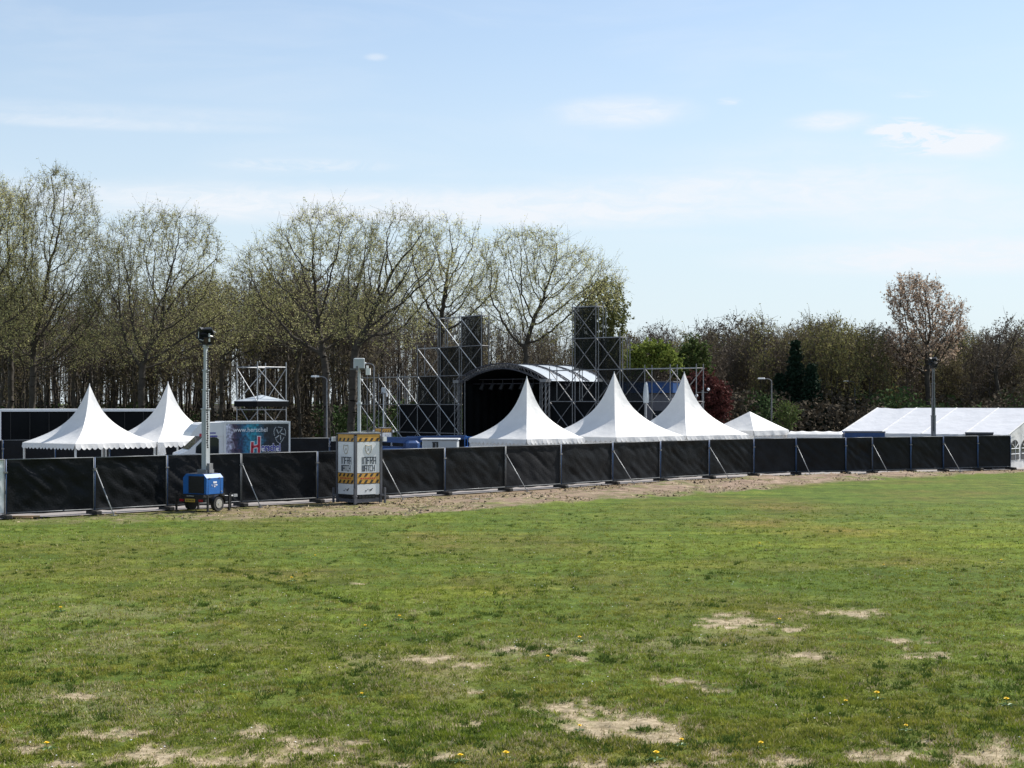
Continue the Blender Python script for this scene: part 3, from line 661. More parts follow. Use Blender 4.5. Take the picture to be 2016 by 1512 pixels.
# white tarp stall left of the marquee, dark containers in front of it
c=W(1606,92); r=empty('tarp_stall',(c[0],c[1],.03),-.35); tag(r,'low pale canopy with bulging white tarpaulin just left of the marquee','stall')
zt=H-(850-HY)/F*92; m=MB(); nx_=30
for j in range(7):
    for i in range(nx_+1):
        x=-1.6+3.2*i/nx_; v_=j/6; m.v.append((x,-.55+1.1*v_,zt-.18+.2*sin(pi*v_)**.5*(1-.25*abs(sin(i*.42)))*(1 if 0<i<nx_ else .3)))
for j in range(6):
    for i in range(nx_): k=j*(nx_+1)+i; m.f.append((k,k+1,k+nx_+2,k+nx_+1)); m.m.append(0)
m.build('tarpaulin',M['pvc'],r,smooth=True)
m=MB()
for i in range(nx_):
    x0=-1.6+3.2*i/nx_; x1=x0+3.2/nx_; m.add([(x0,-.56,zt-.17),(x1,-.56,zt-.17),(x1,-.58,zt-.5+.06*(i%3)),(x0,-.58,zt-.5+.06*(i%3))],[(0,1,2,3)])
m.build('skirt',M['pvc'],r)
for x in(-1.55,1.55):
    for y in(-.5,.5): m=MB(); m.tube((x,y,0),(x,y,zt-.2),.025,6); m.build('leg',M['galv'],r)
def crate_box(x0,x1,y0,Y,name,label,cat,mt,dep=1.2,rz=-.15):
    a_,b__=W(x0,Y,y0),W(x1,Y,y0); w_=b__[0]-a_[0]; h_=a_[2]
    r=empty(name,((a_[0]+b__[0])/2,Y+dep/2,.03),rz); tag(r,label,cat)
    m=MB(); m.box((0,0,h_/2+.05),(w_,dep,h_-.1),ch=.03); m.build('body',M[mt],r)
    m=MB()
    for i in range(int(w_/.18)): m.box((-w_/2+.1+i*.18,-dep/2-.01,h_/2),(.05,.02,h_-.35))
    m.build('ribs',M[mt],r)
    for yy in(-dep/2-.005,dep/2): m=MB(); m.box((0,yy,h_-.02),(w_+.04,.06,.08)); m.build('top_rail',M['dark_grey'],r)
    m=MB(); m.box((0,0,.05),(w_*.9,dep*.9,.1)); m.build('skid',M['black'],r)
    return r
crate_box(1666,1744,851,91.2,'storage_container','dark navy storage container in front of the left end of the marquee','container','blue_dark',1.3,-.1)
crate_box(1905,1958,853,90.9,'equipment_case','dark equipment case just showing over the fence before the marquee','case','black',.7,-.3)

# ---------------------------------------------------------------- scaffold
def scaffold(A,B,k0,kmax,levels,tops,mesh,label,name,back=np.array([.666,.746,0]),dep=.73,skip=lambda k,l:False,dg='galv',double=(),closed=None):
    "bays from A to B; tops[k] = top level index of the bay k..k+1"
    A=np.array(A,float);B=np.array(B,float); r=empty(name,tuple(A)); tag(r,label,'scaffold')
    nb_=len(tops); st=(B-A)/nb_
    def P(k,l,pl): q=st*k+back*dep*pl; return (q[0],q[1],levels[l]+.03)
    colt=[max(tops[k] if k<nb_ else 0, tops[k-1] if k>0 else 0) for k in range(nb_+1)]
    for k in range(nb_+1):
        for pl in(0,1):
            m=MB(); q=P(k,0,pl); m.tube((q[0],q[1],5.75 if (k==6 and skip(5,0)) else 0),(q[0],q[1],levels[colt[k]]+.28),.032,6)
            for l in range(3 if (k==6 and skip(5,0)) else 0,colt[k]+1): m.tube((q[0],q[1],levels[l]-.03),(q[0],q[1],levels[l]+.04),.06,8)
            m.build('standard',M['galv_dark'],r)
            if k in double:
                m=MB(); m.tube((q[0]+.16,q[1]-.12,0),(q[0]+.16,q[1]-.12,levels[colt[k]]),.03,6); m.build('standard',M['galv_dark'],r)
        for l in range(3 if (k==6 and skip(5,0)) else 0,colt[k]+1):
            m=MB(); m.tube(P(k,l,0),P(k,l,1),.024,6); m.build('transom',M['galv_dark'],r)
    for k in range(nb_):
        for l in range(tops[k]+1):
            if skip(k,l): continue
            for pl in(0,1):
                m=MB(); m.tube(P(k,l,pl),P(k+1,l,pl),.03,6); m.build('ledger',M['galv'] if l==tops[k] else M['galv_dark'],r)  # top ledgers in lighter steel: rail highlights put into the colour
        for l in range(tops[k]):
            if skip(k,l): continue
            m=MB(); m.tube(P(k,l+1,0),P(k+1,l,0),.028,6); m.build('diagonal_brace',M[dg],r)  # left wing lighter, right wing darker: sunlight on braces put into the colour
            qa=np.array(P(k,l,0))+back*.06; qb=np.array(P(k+1,l+1,0))+back*.06; m=MB(); m.tube(qa,qb,.026,6) if (k,l) in mesh else m.tube(P(k,l,1),P(k+1,l+1,1),.026,6); m.build('diagonal_brace',M['galv_dark'],r)  # second diagonal in darker steel, its dimmer light put into the colour
            if (k,l) in mesh:
                m=MB(); q0,q1,q2,q3=[np.array(P(*z,0))+back*.12 for z in((k,l),(k+1,l),(k+1,l+1),(k,l+1))]; n_=8
                for i in range(n_+1):
                    for j in range(n_+1):
                        f,g_=i/n_,j/n_; p_=(q0*(1-f)+q1*f)*(1-g_)+(q3*(1-f)+q2*f)*g_; p_=p_+back*.07*sin(pi*f)*sin(pi*g_)*(1+.5*sin(3*f+5*g_+k)); m.v.append(tuple(p_))
                for i in range(n_):
                    for j in range(n_): q=i*(n_+1)+j; m.f.append((q,q+1,q+n_+2,q+n_+1)); m.m.append(0)
                m.build('scrim',M['scrim_mesh'] if l>1 else M['scrim'],r,smooth=True)
        m=MB(); c0=(np.array(P(k,tops[k],0))+np.array(P(k+1,tops[k],1)))/2
    return r
lv=[0.02,1.8,3.8,5.8,7.8,9.85]
A_=W(709,116.2); B_=W(948,104)
scaffold(A_,B_,0,6,lv,[3,3,3,4,5,5],{(2,0),(2,1),(3,0),(3,1),(3,2),(4,0),(4,1),(4,2),(4,3),(5,3),(5,4)},
  'stepped steel scaffold wing left of the stage, partly backed with black scrim','scaffold_wing',double=(2,4,5),skip=lambda k,l:k==5 and l<3,dg='silver_bar')
lv2=[0.02,2.0,4.0,6.0,8.0,10.0]
scaffold(W(1082,99.2),W(1371,91.5),0,6,lv2,[3,5,4,3,3,3],{(1,4),(1,3),(2,3),(2,2),(3,2),(0,0),(0,1),(1,0),(1,1),(2,0),(2,1),(3,0),(3,1),(4,0),(5,0)},
  'stepped steel scaffold wing right of the stage with black scrim squares','scaffold_wing',double=(1,2,3),dg='galv_dark')
# sound tower at left with a black canopy
c=W(515,91); r=empty('scaffold_tower',tuple(c),R(45)); tag(r,'small square steel scaffold tower with black canopy behind the box truck','scaffold')
for x,y in((-1.03,-1.03),(1.03,-1.03),(1.03,1.03),(-1.03,1.03)):
    m=MB(); m.tube((x,y,0),(x,y,6.35),.03,6); m.build('standard',M['galv'],r)
cs=[(-1.03,-1.03),(1.03,-1.03),(1.03,1.03),(-1.03,1.03)]
for k in range(4):
    a_,b__=cs[k],cs[(k+1)%4]
    for z in(2.0,3.55,6.05): m=MB(); m.tube((*a_,z),(*b__,z),.027,6); m.build('ledger',M['galv'],r)
    for z0,z1 in((.1,2.0),(2.0,4.0),(4.0,6.0)):
        m=MB(); (m.tube((*a_,z1),(*b__,z0),.024,6) if k%2==1 or z0<1 else m.tube((*a_,z1),(*b__,z0),.024,6)); m.build('diagonal_brace',M['galv'],r)
m=MB(); ap=(0,0,4.42); cc=[(x*1.12,y*1.12,4.05) for x,y in cs]; m.add(cc+[ap],[(0,1,4),(1,2,4),(2,3,4),(3,0,4)])
lo=[(x*1.12,y*1.12,3.72) for x,y in cs]; m.add(cc+lo,[(k,(k+1)%4,4+(k+1)%4,4+k) for k in range(4)],1); m.build('canopy',[M['pvc_roof'],M['scrim']],r)

# ---------------------------------------------------------------- stage
c=np.array([-.75,101.6,0]); st=empty('festival_stage',(c[0],c[1],.03),-math.atan2(.666,.746)); tag(st,'black festival stage with arched truss opening and pale barrel roof','stage')
hs=3.9; dp=6.2; ze=5.3; zc=6.35
def arc(t,zo=0): # t -1..1
    return (hs*t, ze+(zc-ze)*(1-abs(t)**2.0)+zo)
n_=28
m=MB()
for j in range(2):
    pass
for i in range(n_):
    t0,t1=-1.04+2.08*i/n_,-1.04+2.08*(i+1)/n_
    (x0,z0),(x1,z1)=arc(t0,.12),arc(t1,.12); ya,yb=.3,dp
    k=4
    for q in range(k): m.add([(x0,ya+(yb-ya)*q/k,z0),(x1,ya+(yb-ya)*q/k,z1),(x1,ya+(yb-ya)*(q+1)/k,z1),(x0,ya+(yb-ya)*(q+1)/k,z0)],[(0,1,2,3)])
m.build('roof_skin',M['pvc_roof'],st,smooth=True)
m=MB()
for i in range(n_):
    t0,t1=-1.0+2.0*i/n_,-1.0+2.0*(i+1)/n_; (x0,z0),(x1,z1)=arc(t0,-.2),arc(t1,-.2)
    m.add([(x0,.25,z0),(x1,.25,z1),(x1,dp-.2,z1),(x0,dp-.2,z0)],[(0,1,2,3)])
m.build('added_dark_liner',M['scrim'],st,smooth=True)  # added black liner that hides the light roof underside and keeps the arch dark
def truss_arc(y):
    m=MB()
    for i in range(n_):
        t0,t1=-1.05+2.1*i/n_,-1.05+2.1*(i+1)/n_
        for zo,yy in((.17,y),(-.17,y),(.17,y+.3),(-.17,y+.3)):
            (x0,z0),(x1,z1)=arc(t0,zo),arc(t1,zo); m.tube((x0,yy,z0),(x1,yy,z1),.03,6)
        (x0,z0),(x1,z1)=arc(t0,.17 if i%2 else -.17),arc(t1,-.17 if i%2 else .17); m.tube((x0,y,z0),(x1,y,z1),.018,5); m.tube((x0,y+.3,z0),(x1,y+.3,z1),.018,5)
        (x0,z0),(x1,z1)=arc(t0,.17),arc(t1,.17); m.tube((x0,y,z0),(x1,y+.3,z1),.015,5)
    return m.build('arch_truss',M['truss'],st)
truss_arc(-.1)
for y in(dp*.33,dp*.66,dp): 
    o=truss_arc(y-.15); o.data.materials.clear(); o.data.materials.append(M['truss'])
for sx in(-1,1):
    for y in(0,dp):
        m=MB()
        for dx in(-.16,.16):
            for dy in(-.16,.16): m.tube((sx*hs+dx,y+dy,0),(sx*hs+dx,y+dy,ze+.1),.028,6)
        for i in range(12):
            z=.2+i*.42; m.tube((sx*hs-.16,y-.16,z),(sx*hs+.16,y-.16,z+.42),.014,5); m.tube((sx*hs+.16,y-.16,z),(sx*hs+.16,y+.16,z+.42),.014,5)
        m.box((sx*hs,y,ze+.05),(.5,.5,.2)); m.build('roof_tower',M['galv_dark'],st)
    m=MB(); m.tube((sx*(hs-.55),.1,1.5),(sx*(hs-.55),.1,ze+.2),.03,6); m.build('side_pole',M['galv_dark'],st)
def black_wall(p,q,z0,z1):
    m=MB(); p=np.array(p,float);q=np.array(q,float); L_=np.linalg.norm(q-p); k=int(L_*5); u=(q-p)/L_; nn_=np.array([u[1],-u[0]])
    ps=[p+(q-p)*i/k+nn_*.03*sin(i*1.7) for i in range(k+1)]
    m.v=[(a_,b__,z0) for a_,b__ in ps]+[(a_,b__,z1) for a_,b__ in ps]; m.f=[(i,i+1,k+2+i,k+1+i) for i in range(k)]; m.m=[0]*k
    return m.build('black_drape',M['scrim'],st)
black_wall((-hs,dp-.3),(hs,dp-.3),0,ze+.1); black_wall((-hs+.2,.25),(-hs+.2,dp-.3),0,ze+.1); black_wall((hs-.2,.25),(hs-.2,dp-.3),0,ze+.1); black_wall((-hs,-.02),(hs,-.02),0,1.45)
m=MB(); k=24; top=[arc(-1+2*i/k,-.05) for i in range(k+1)]; m.add([(x,dp-.25,ze) for x,_ in top]+[(x,dp-.25,z) for x,z in top],[(i,i+1,k+2+i,k+1+i) for i in range(k)]); m.build('rear_arch_drape',M['scrim'],st)
m=MB(); m.box((0,dp/2,1.45),(hs*2,dp-.2,.12)); m.build('stage_deck',M['black'],st)
for i in range(7):
    m=MB(); x=-2.7+i*.9; z=5.0; m.tube((x,1.2,z+.5),(x,1.2,z+.1),.02,5); m.tube((x,1.2,z+.15),(x-.05,1.05,z-.2),.12,10,r2=.16); m.build('spotlight',M['black'],st)
m=MB(); m.tube((-hs+.3,1.2,5.5),(hs-.3,1.2,5.5),.03,6); m.tube((-hs+.3,1.2,5.2),(hs-.3,1.2,5.2),.03,6); m.build('lighting_bar',M['truss'],st)
# ---------------------------------------------------------------- mobile light tower
def light_tower(loc,rz,label,dark=False):
    r=empty('light_tower',tuple(loc),rz); tag(r,label,'light tower','mobile light towers')
    hx,y0,y1=.55,-.45,.45
    # body: cross-section in x-z with sloping shoulders
    prof=[(-hx,.62),(hx,.62),(hx+.01,1.2),(hx-.13,1.34),(-hx+.13,1.34),(-hx-.01,1.2)]
    m=MB(); m.prism(prof,'y',y0,y1); b=m.build('body',M['blue'],r)
    m=MB(); m.box((.08,y0-.012,.96),(.72,.02,.62))
    for i in range(11): m.box((.08,y0-.028,.70+i*.052),(.7,.02,.014),rz=0)
    m.build('grille',M['black'],b)
    m=MB(); m.box((0,0,1.352),(.7,.8,.02)); m.build('lid',M['dark_grey'],b)
    m=MB()                                                    # white swirl and two lines of lettering
    x=hx+.012
    for (yy,zz,w_,h_) in((.0,1.04,.2,.075),(.03,.945,.2,.05),(-.01,.885,.1,.04),(-.17,.95,.05,.03),(-.15,.915,.04,.025)):
        k=5
        for i in range(k): 
            if (i+int(zz*100))%4!=3 or h_>.06: m.box((x,yy+(i-2)*w_/k*1.0,zz),(.006,w_/k*.78,h_*(1 if i%2 else .82)))
    m.build('lettering',M['white_print'],b)
    m=MB(); m.box((hx+.012,.36,.7),(.02,.05,.04)); m.build('latch',M['chrome'],b)
    m=MB(); m.box((hx+.004,0,1.17),(.012,.84,.012)); m.box((hx+.004,-.36,.9),(.012,.012,.5)); m.box((hx+.004,.3,.9),(.012,.012,.5)); m.build('door_seam',M['blue_dark'],b)
    for yy in(-.3,.24): m=MB(); m.box((hx+.012,yy,1.19),(.02,.09,.04)); m.build('hinge',M['dark_grey'],b)
    # chassis
    m=MB(); m.box((0,0,.55),(1.05,1.15,.12)); m.box((0,y0-.14,.42),(1.3,.08,.16)); m.box((0,0,.35),(1.3,.08,.08))
    m.box((0,-.2,.45),(.9,.5,.12)); m.build('chassis',M['black'],r)
    m=MB(); m.box((-.05,y0-.185,.56),(.34,.01,.022)); m.build('reflector_strip',M['silver_bar'],r)
    for sx in(-1,1):
        m=MB(); m.tube((sx*.62-.08,.05,.27),(sx*.62+.08,.05,.27),.27,20); t=m.build('wheel',M['tyre'],r)
        m=MB(); m.tube((sx*.62+sx*.075,.05,.27),(sx*.62+sx*.092,.05,.27),.165,18); m.tube((sx*.62+sx*.09,.05,.27),(sx*.62+sx*.105,.05,.27),.05,10); m.build('rim',M['chrome'],t)
        m=MB()
        for i in range(10):
            a0,a1=pi*i/10,pi*(i+1)/10; p=[(sx*.62-.11,.05+.33*cos(a0),.29+.3*sin(a0)),(sx*.62+.11,.05+.33*cos(a0),.29+.3*sin(a0)),(sx*.62+.11,.05+.33*cos(a1),.29+.3*sin(a1)),(sx*.62-.11,.05+.33*cos(a1),.29+.3*sin(a1))]
            m.add(p,[(0,1,2,3)])
        m.build('mudguard',M['black'],r)
        m=MB(); m.box((sx*.45,y0-.19,.40),(.2,.03,.09)); m.build('tail_light',M['red_lens'],r)
        for yy in(y0-.15,y1+.12):
            m=MB(); m.box((sx*.74,yy,.3),(.06,.06,.6)); m.box((sx*.74,yy,.01),(.14,.14,.02)); m.box((sx*.6,yy,.5),(.34,.05,.05)); m.build('jack_leg',M['black'],r)
    m=MB(); m.box((-.05,y0-.195,.40),(.46,.012,.115)); pl=m.build('number_plate',M['yellow_plate'],r)
    m=MB()
    for i,wd in enumerate((.035,.03,.012,.035,.035,.012,.03,.035)): m.box((-.22+i*.048,y0-.204,.40),(wd*.8,.004,.06))
    m.build('plate_characters',M['dark_marks'],pl)
    m=MB(); m.tube((.3,y1,.5),(0,y1+1.0,.45),.035,6); m.tube((-.3,y1,.5),(0,y1+1.0,.45),.035,6); m.tube((0,y1+.9,.45),(0,y1+1.3,.45),.04,8); m.box((0,y1+1.3,.46),(.1,.2,.1))
    m.build('drawbar',M['galv'],r)
    m=MB(); m.tube((.1,y1+.95,0),(.1,y1+.95,.6),.03,8); m.build('jockey_leg',M['black'],r)
    # mast, telescoped
    mx,my=.12,0
    secs=[(1.3,3.72,.21),(3.6,4.42,.16),(4.36,5.12,.135),(5.06,5.96,.11),(5.9,6.02,.09)] if not dark else [(1.3,3.2,.2),(3.1,4.2,.16),(4.1,5.1,.13),(5.0,5.96,.11)]
    for i,(a,b_,w_) in enumerate(secs):
        m=MB(); m.box((mx,my,(a+b_)/2),(w_,w_,b_-a)); m.box((mx,my,b_-.02),(w_+.05,w_+.05,.04)); m.box((mx,my-w_/2-.006,(a+b_)/2),(w_*.35,.012,b_-a-.1))
        m.build('mast_section',M['grey_box'] if not dark else M['galv_dark'],r)
    m=MB(); m.box((mx,my,1.42),(.42,.42,.16)); m.tube((mx-.25,my,1.35),(mx-.5,my,1.33),.03,6); m.box((mx+.2,my,1.55),(.12,.2,.35)); m.build('mast_base',M['galv_dark'],r)
    m=MB(); x=mx+(.17 if not dark else .12); zz=2.3
    while zz<5.75:
        m.box((x+.015*sin(zz*17),my-.1,zz),(.045,.045,.045)); zz+=.085
    m.tube((x,my-.1,2.3),(x,my-.1,5.8),.012,5); m.build('coiled_cable',M['black'],r)
    # lamp head
    hd=MB(); hd.box((mx,my,6.03),(.5,.12,.06)); hd.tube((mx,my,5.95),(mx,my,6.6),.03,8); hd.box((mx,my,6.32),(.16,.16,.55)); hd.build('lamp_bracket',M['black'],r)
    for sx,z,tz,tx in((-1,6.22,-.9,-1.0),(1,6.2,-.9,.9),(-1,6.5,.5,-1.2),(1,6.52,-1.2,.3),(0,6.36,-1.4,0)):
        m=MB(); px=mx+sx*.19; q_=.85 if dark else 1.15
        d=np.array([sin(tx),-cos(tx)*.9,tz]); d/=np.linalg.norm(d); c0=np.array([px,my-.06,z])
        u=np.cross(d,[0,0,1]); u/=np.linalg.norm(u); v_=np.cross(u,d)
        def fr(s,w2,h2): return [tuple(c0+d*s+u*a_*w2*q_+v_*b__*h2*q_) for a_,b__ in((-1,-1),(1,-1),(1,1),(-1,1))]
        m.add(fr(-.12,.08,.07)+fr(.0,.16,.13)+fr(.05,.17,.14),[(3,2,1,0),(0,1,5,4),(1,2,6,5),(2,3,7,6),(3,0,4,7),(4,5,9,8),(5,6,10,9),(6,7,11,10),(7,4,8,11),(8,9,10,11)])
        f_=m.build('floodlight',M['black'],r)
        m=MB(); m.add(fr(.055,.145,.115),[(0,1,2,3)]); m.build('lens',M['glass_lamp'] if z==6.5 and sx<0 and not dark else M['glass_dark'],f_)
        m=MB()
        q0,q1=c0-d*.1+u*.19,c0-d*.1-u*.19
        m.tube(tuple(c0+u*.18),tuple(q0-v_*.2),.014,5); m.tube(tuple(c0-u*.18),tuple(q1-v_*.2),.014,5); m.build('yoke',M['silver_bar'] if not dark else M['black'],f_)
    m=MB(); m.box((mx+.28,my-.12,6.28),(.06,.02,.3),rz=.3); m.build('reflector_side',M['silver_bar'] if not dark else M['black'],r)
    return r
p=W(400,56.0); light_tower((p[0],p[1],.03),-R(30),'blue trailer lighting tower with tall grey mast, in front of the fence')
p=W(1835,91.2); light_tower((p[0],p[1],.0),-R(65),'distant dark lighting mast rising in front of the white marquee',dark=True)

# ---------------------------------------------------------------- camera tower
ST={'I':[((.5,0),(.5,1))],'N':[((0,0),(0,1)),((0,1),(1,1)),((1,1),(1,0))],'F':[((0,0),(0,1)),((0,1),(1,1)),((0,.5),(.8,.5))],
 'R':[((0,0),(0,1)),((0,1),(1,1)),((1,1),(1,.5)),((0,.5),(1,.5)),((.45,.5),(1,0))],'A':[((0,0),(0,1)),((0,1),(1,1)),((1,1),(1,0)),((0,.45),(1,.45))],
 'W':[((0,1),(0,0)),((0,0),(1,0)),((1,0),(1,1)),((.5,0),(.5,1))],'T':[((0,1),(1,1)),((.5,0),(.5,1))],'C':[((1,1),(0,1)),((0,1),(0,0)),((0,0),(1,0))],'H':[((0,0),(0,1)),((1,0),(1,1)),((0,.5),(1,.5))]}
def strokes(m,word,x0,z0,cw,ch,gap,th,y):
    "letters in the x-z plane at depth y"
    x=x0
    for chh in word:
        w_=cw if chh!='I' else cw*.35
        for (a,b),(c_,d) in ST[chh]:
            p=np.array([x+a*w_,z0+b*ch]); q=np.array([x+c_*w_,z0+d*ch]); e=(q-p)/np.linalg.norm(q-p); n_=np.array([-e[1],e[0]])*th/2; p=p-e*th/2; q=q+e*th/2
            pts=[p+n_,p-n_,q-n_,q+n_]; m.prism([tuple(z) for z in pts],'y',y-.003,y)
        x+=w_+gap
def camera_tower(loc,rz,label,full=True,sc_=1.0,mast_top=5.3):
    r=empty('camera_tower',tuple(loc),rz); tag(r,label,'camera tower')
    a=.6
    for sx in(-1,1):
        for sy in(-1,1):
            m=MB(); m.box((sx*a,sy*a,1.33),(.1,.1,2.62)); m.build('corner_post',M['dark_grey'],r)
            m=MB(); m.box((sx*(a+.12),sy*(a+.12),.3),(.07,.07,.6)); m.box((sx*(a+.06),sy*(a+.06),.3),(.16,.16,.05),rz=pi/4); m.build('outrigger',M['dark_grey'],r)
    m=MB(); m.box((0,0,.12),(2*a,2*a,.14)); m.box((0,0,.26),(2*a-.3,2*a-.3,.2)); m.build('base_frame',M['dark_grey'],r)
    for k in range(4):
        s=empty('sign_side',(0,0,0),k*pi/2); s.parent=r; bpy.data.objects.remove(s)
        def place(mb,name,mt,par): 
            ca_,sa_=cos(k*pi/2),sin(k*pi/2); mb.v=[(x*ca_-y*sa_,x*sa_+y*ca_,z) for x,y,z in mb.v]; return mb.build(name,mt,par)
        y=-a-.01
        m=MB(); m.box((0,y,1.8),(1.06,.03,1.2)); pn=place(m,'sign_panel',M['white_grey'],r)
        m=MB(); m.box((0,y,.56),(1.06,.03,.4)); lp=place(m,'lower_panel',M['white_grey'],r)
        m=MB(); m.box((-.12,y-.018,.5),(.05,.006,.05)); m.box((-.02,y-.018,.56),(.04,.006,.03)); m.prism([(.07,.5),(.12,.49),(.22,.6),(.16,.59)],'y',y-.022,y-.017); m.box((.1,y-.018,.53),(.1,.005,.05)); place(m,'small_print',M['dark_marks'],lp)
        for z0,z1 in((.79,1.18),(2.42,2.69)):
            m=MB(); m.box((0,y,(z0+z1)/2),(1.06,.034,z1-z0)); sb=place(m,'warning_board',M['orange'],r)
            m=MB(); rows=[(z0+.01,z0+.13),(z1-.13,z1-.01)] if z0<1 else [(z0+.01,z0+.13)]
            for za,zb in rows:
                for i in range(4):
                    x=-.48+i*.27; m.prism([(x,za),(x+.11,za),(x+.19,zb),(x+.08,zb)],'y',y-.023,y-.018)
            place(m,'hazard_stripes',M['dark_marks'],sb)
            if z0<1:
                m=MB(); 
                for i,wd in enumerate((.1,.05,.08,.09,.06,.08,.07)): m.box((-.33+i*.105,y-.021,.985),(wd*.8,.005,.05))
                place(m,'board_text',M['red_print'],sb)
        m=MB(); strokes(m,'INFRA',-.31,1.55,.105,.25,.05,.034,y-.017); strokes(m,'WATCH',-.30,1.27,.088,.21,.038,.03,y-.017); place(m,'lettering',M['navy_print'],pn)
        m=MB(); pts=[(-.14,2.28),(0,2.25),(.14,2.28),(.15,2.12),(.09,1.98),(0,1.92),(-.09,1.98),(-.15,2.12)]
        for i in range(8):
            p,q=pts[i],pts[(i+1)%8]; m.tube((p[0],y-.02,p[1]),(q[0],y-.02,q[1]),.012,5)
        m.tube((-.03,y-.02,2.15),(0,y-.02,2.06),.008,4); m.tube((.03,y-.02,2.15),(0,y-.02,2.06),.008,4)
        place(m,'shield_emblem',M['gold_print'],pn)
        m=MB(); m.box((0,y+.02,.27),(.95,.03,.1)); 
        for i in range(6): m.box((-.4+i*.16,y+.0,.27),(.1,.02,.05))
        place(m,'vent',M['black'],r)
    m=MB(); m.box((0,0,2.715),(2*a+.08,2*a+.08,.04)); m.build('roof_plate',M['dark_grey'],r)
    m=MB(); m.box((-.32,-.35,2.78),(.62,.34,.03),rz=0); m.box((.35,-.4,2.77),(.5,.2,.02)); m.build('solar_panel',M['chrome'],r)
    for sx in(-1,1): m=MB(); m.box((sx*(a+.12),-sx*(a+.1),2.5),(.16,.08,.18)); m.build('side_camera',M['white_paint'],r)
    m=MB(); m.tube((0,0,2.7),(0,0,3.9),.07,12); m.tube((0,0,3.9),(0,0,mast_top),.055,12); m.tube((0,0,3.86),(0,0,3.94),.1,12); m.build('mast',M['grey_box'],r,smooth=False)
    m=MB(); m.box((0,0,mast_top+.17),(.42,.42,.4),ch=.03,rz=-R(32)); m.build('camera_housing',M['grey_box'],r)
    m=MB(); m.box((0,0,mast_top-.06),(.7,.08,.06),rz=-R(45)); m.tube((-.3,-.3,mast_top+.05),(-.3,-.3,mast_top-.12),.05,8); m.build('cross_arm',M['dark_grey'],r)
    d=np.array([cos(-R(45)),sin(-R(45))])*.36
    m=MB(); m.box((d[0],d[1],mast_top-.16),(.17,.14,.26),rz=-R(45)); m.build('loudspeaker',M['white_paint'],r)
    m=MB(); m.tube((d[0]*.9,d[1]*.9,mast_top-.02),(d[0]*.9,d[1]*.9,mast_top+.08),.045,10); m.build('dome_camera',M['white_paint'],r)
    return r
p=W(707,60.3); camera_tower((p[0],p[1],.03),R(45-4),'orange and white camera tower with shield emblem, standing before the fence')
p=W(755,96); o=camera_tower((p[0],p[1],.03),R(38),'distant camera tower on a thin pole behind the left scaffold wing'); o.scale=(.62,.62,.86)

# ---------------------------------------------------------------- box truck
th=R(112); p=W(495,64.5); tr=empty('box_truck',(p[0],p[1],.03),th); tr.scale=(.95,.93,1.0); tag(tr,'white box truck with blue and black artwork and red H logo','truck')
LX=-.98
m=MB(); m.box((0,-.05,1.95),(2*.98,2.9,2.36)); bx=m.build('cargo_box',M['white_paint'],tr)
m=MB()
for x in(-.98,.98):
    for z in(.78,3.12): m.box((x,-.05,z),(.06,2.98,.06))
    for y in(-1.5,1.4): m.box((x,y,1.95),(.07,.07,2.4))
m.box((0,-1.5,3.12),(1.96,.06,.06)); m.box((0,1.4,3.12),(1.96,.06,.06)); m.build('edge_trim',M['white_paint'],bx)
def artmat():
    m,nt,b=newmat('truck_artwork'); N=nt.nodes; L=nt.links; tc=N.new('ShaderNodeTexCoord'); sp=N.new('ShaderNodeSeparateXYZ'); L.new(tc.outputs['Object'],sp.inputs[0])
    n=N.new('ShaderNodeTexNoise'); n.inputs['Scale'].default_value=2.6; n.inputs['Detail'].default_value=8; n.inputs['Distortion'].default_value=1.2; L.new(tc.outputs['Object'],n.inputs['Vector'])
    def ma(op,a,b_=None):
        x=N.new('ShaderNodeMath'); x.operation=op
        for i,v in enumerate((a,b_)):
            if v is None: continue
            if isinstance(v,(int,float)): x.inputs[i].default_value=v
            else: L.new(v,x.inputs[i])
        return x.outputs[0]
    s=ma('ADD',sp.outputs[1],ma('MULTIPLY',ma('SUBTRACT',n.outputs['Fac'],.5),1.1))
    r=N.new('ShaderNodeValToRGB'); e=r.color_ramp.elements
    mr=N.new('ShaderNodeMapRange'); mr.inputs['From Min'].default_value=-1.45; mr.inputs['From Max'].default_value=1.35; L.new(s,mr.inputs[0]); L.new(mr.outputs[0],r.inputs[0])
    st=[(0,(.012,.013,.02)),(.36,(.014,.018,.03)),(.46,(.02,.09,.16)),(.56,(.02,.24,.33)),(.66,(.03,.17,.3)),(.78,(.015,.035,.09)),(.87,(.06,.035,.07)),(.95,(.4,.4,.52)),(1,(.6,.62,.72))]
    while len(e)<len(st): e.new(.5)
    for i,(p_,c_) in enumerate(st): e[i].position=p_; e[i].color=c_+(1,)
    n3=N.new('ShaderNodeTexNoise'); n3.inputs['Scale'].default_value=9; n3.inputs['Detail'].default_value=5; L.new(tc.outputs['Object'],n3.inputs['Vector'])
    r3=N.new('ShaderNodeValToRGB'); r3.color_ramp.elements[0].position=.35; r3.color_ramp.elements[0].color=(.45,.45,.45,1); r3.color_ramp.elements[1].position=.68; r3.color_ramp.elements[1].color=(1.6,1.6,1.6,1); L.new(n3.outputs['Fac'],r3.inputs[0])
    mx=N.new('ShaderNodeMix'); mx.data_type='RGBA'; mx.blend_type='MULTIPLY'; mx.inputs[0].default_value=1; L.new(r.outputs[0],mx.inputs[6]); L.new(r3.outputs[0],mx.inputs[7])
    L.new(mx.outputs[2],b.inputs['Base Color']); b.inputs['Roughness'].default_value=.4; return m
m=MB(); m.box((LX-.012,-.05,1.95),(.012,2.8,2.2)); art=m.build('artwork',artmat(),bx)
rot=(R(90),0,-R(90))         # text on the left flank (-x), reading from the front (+y) to the rear
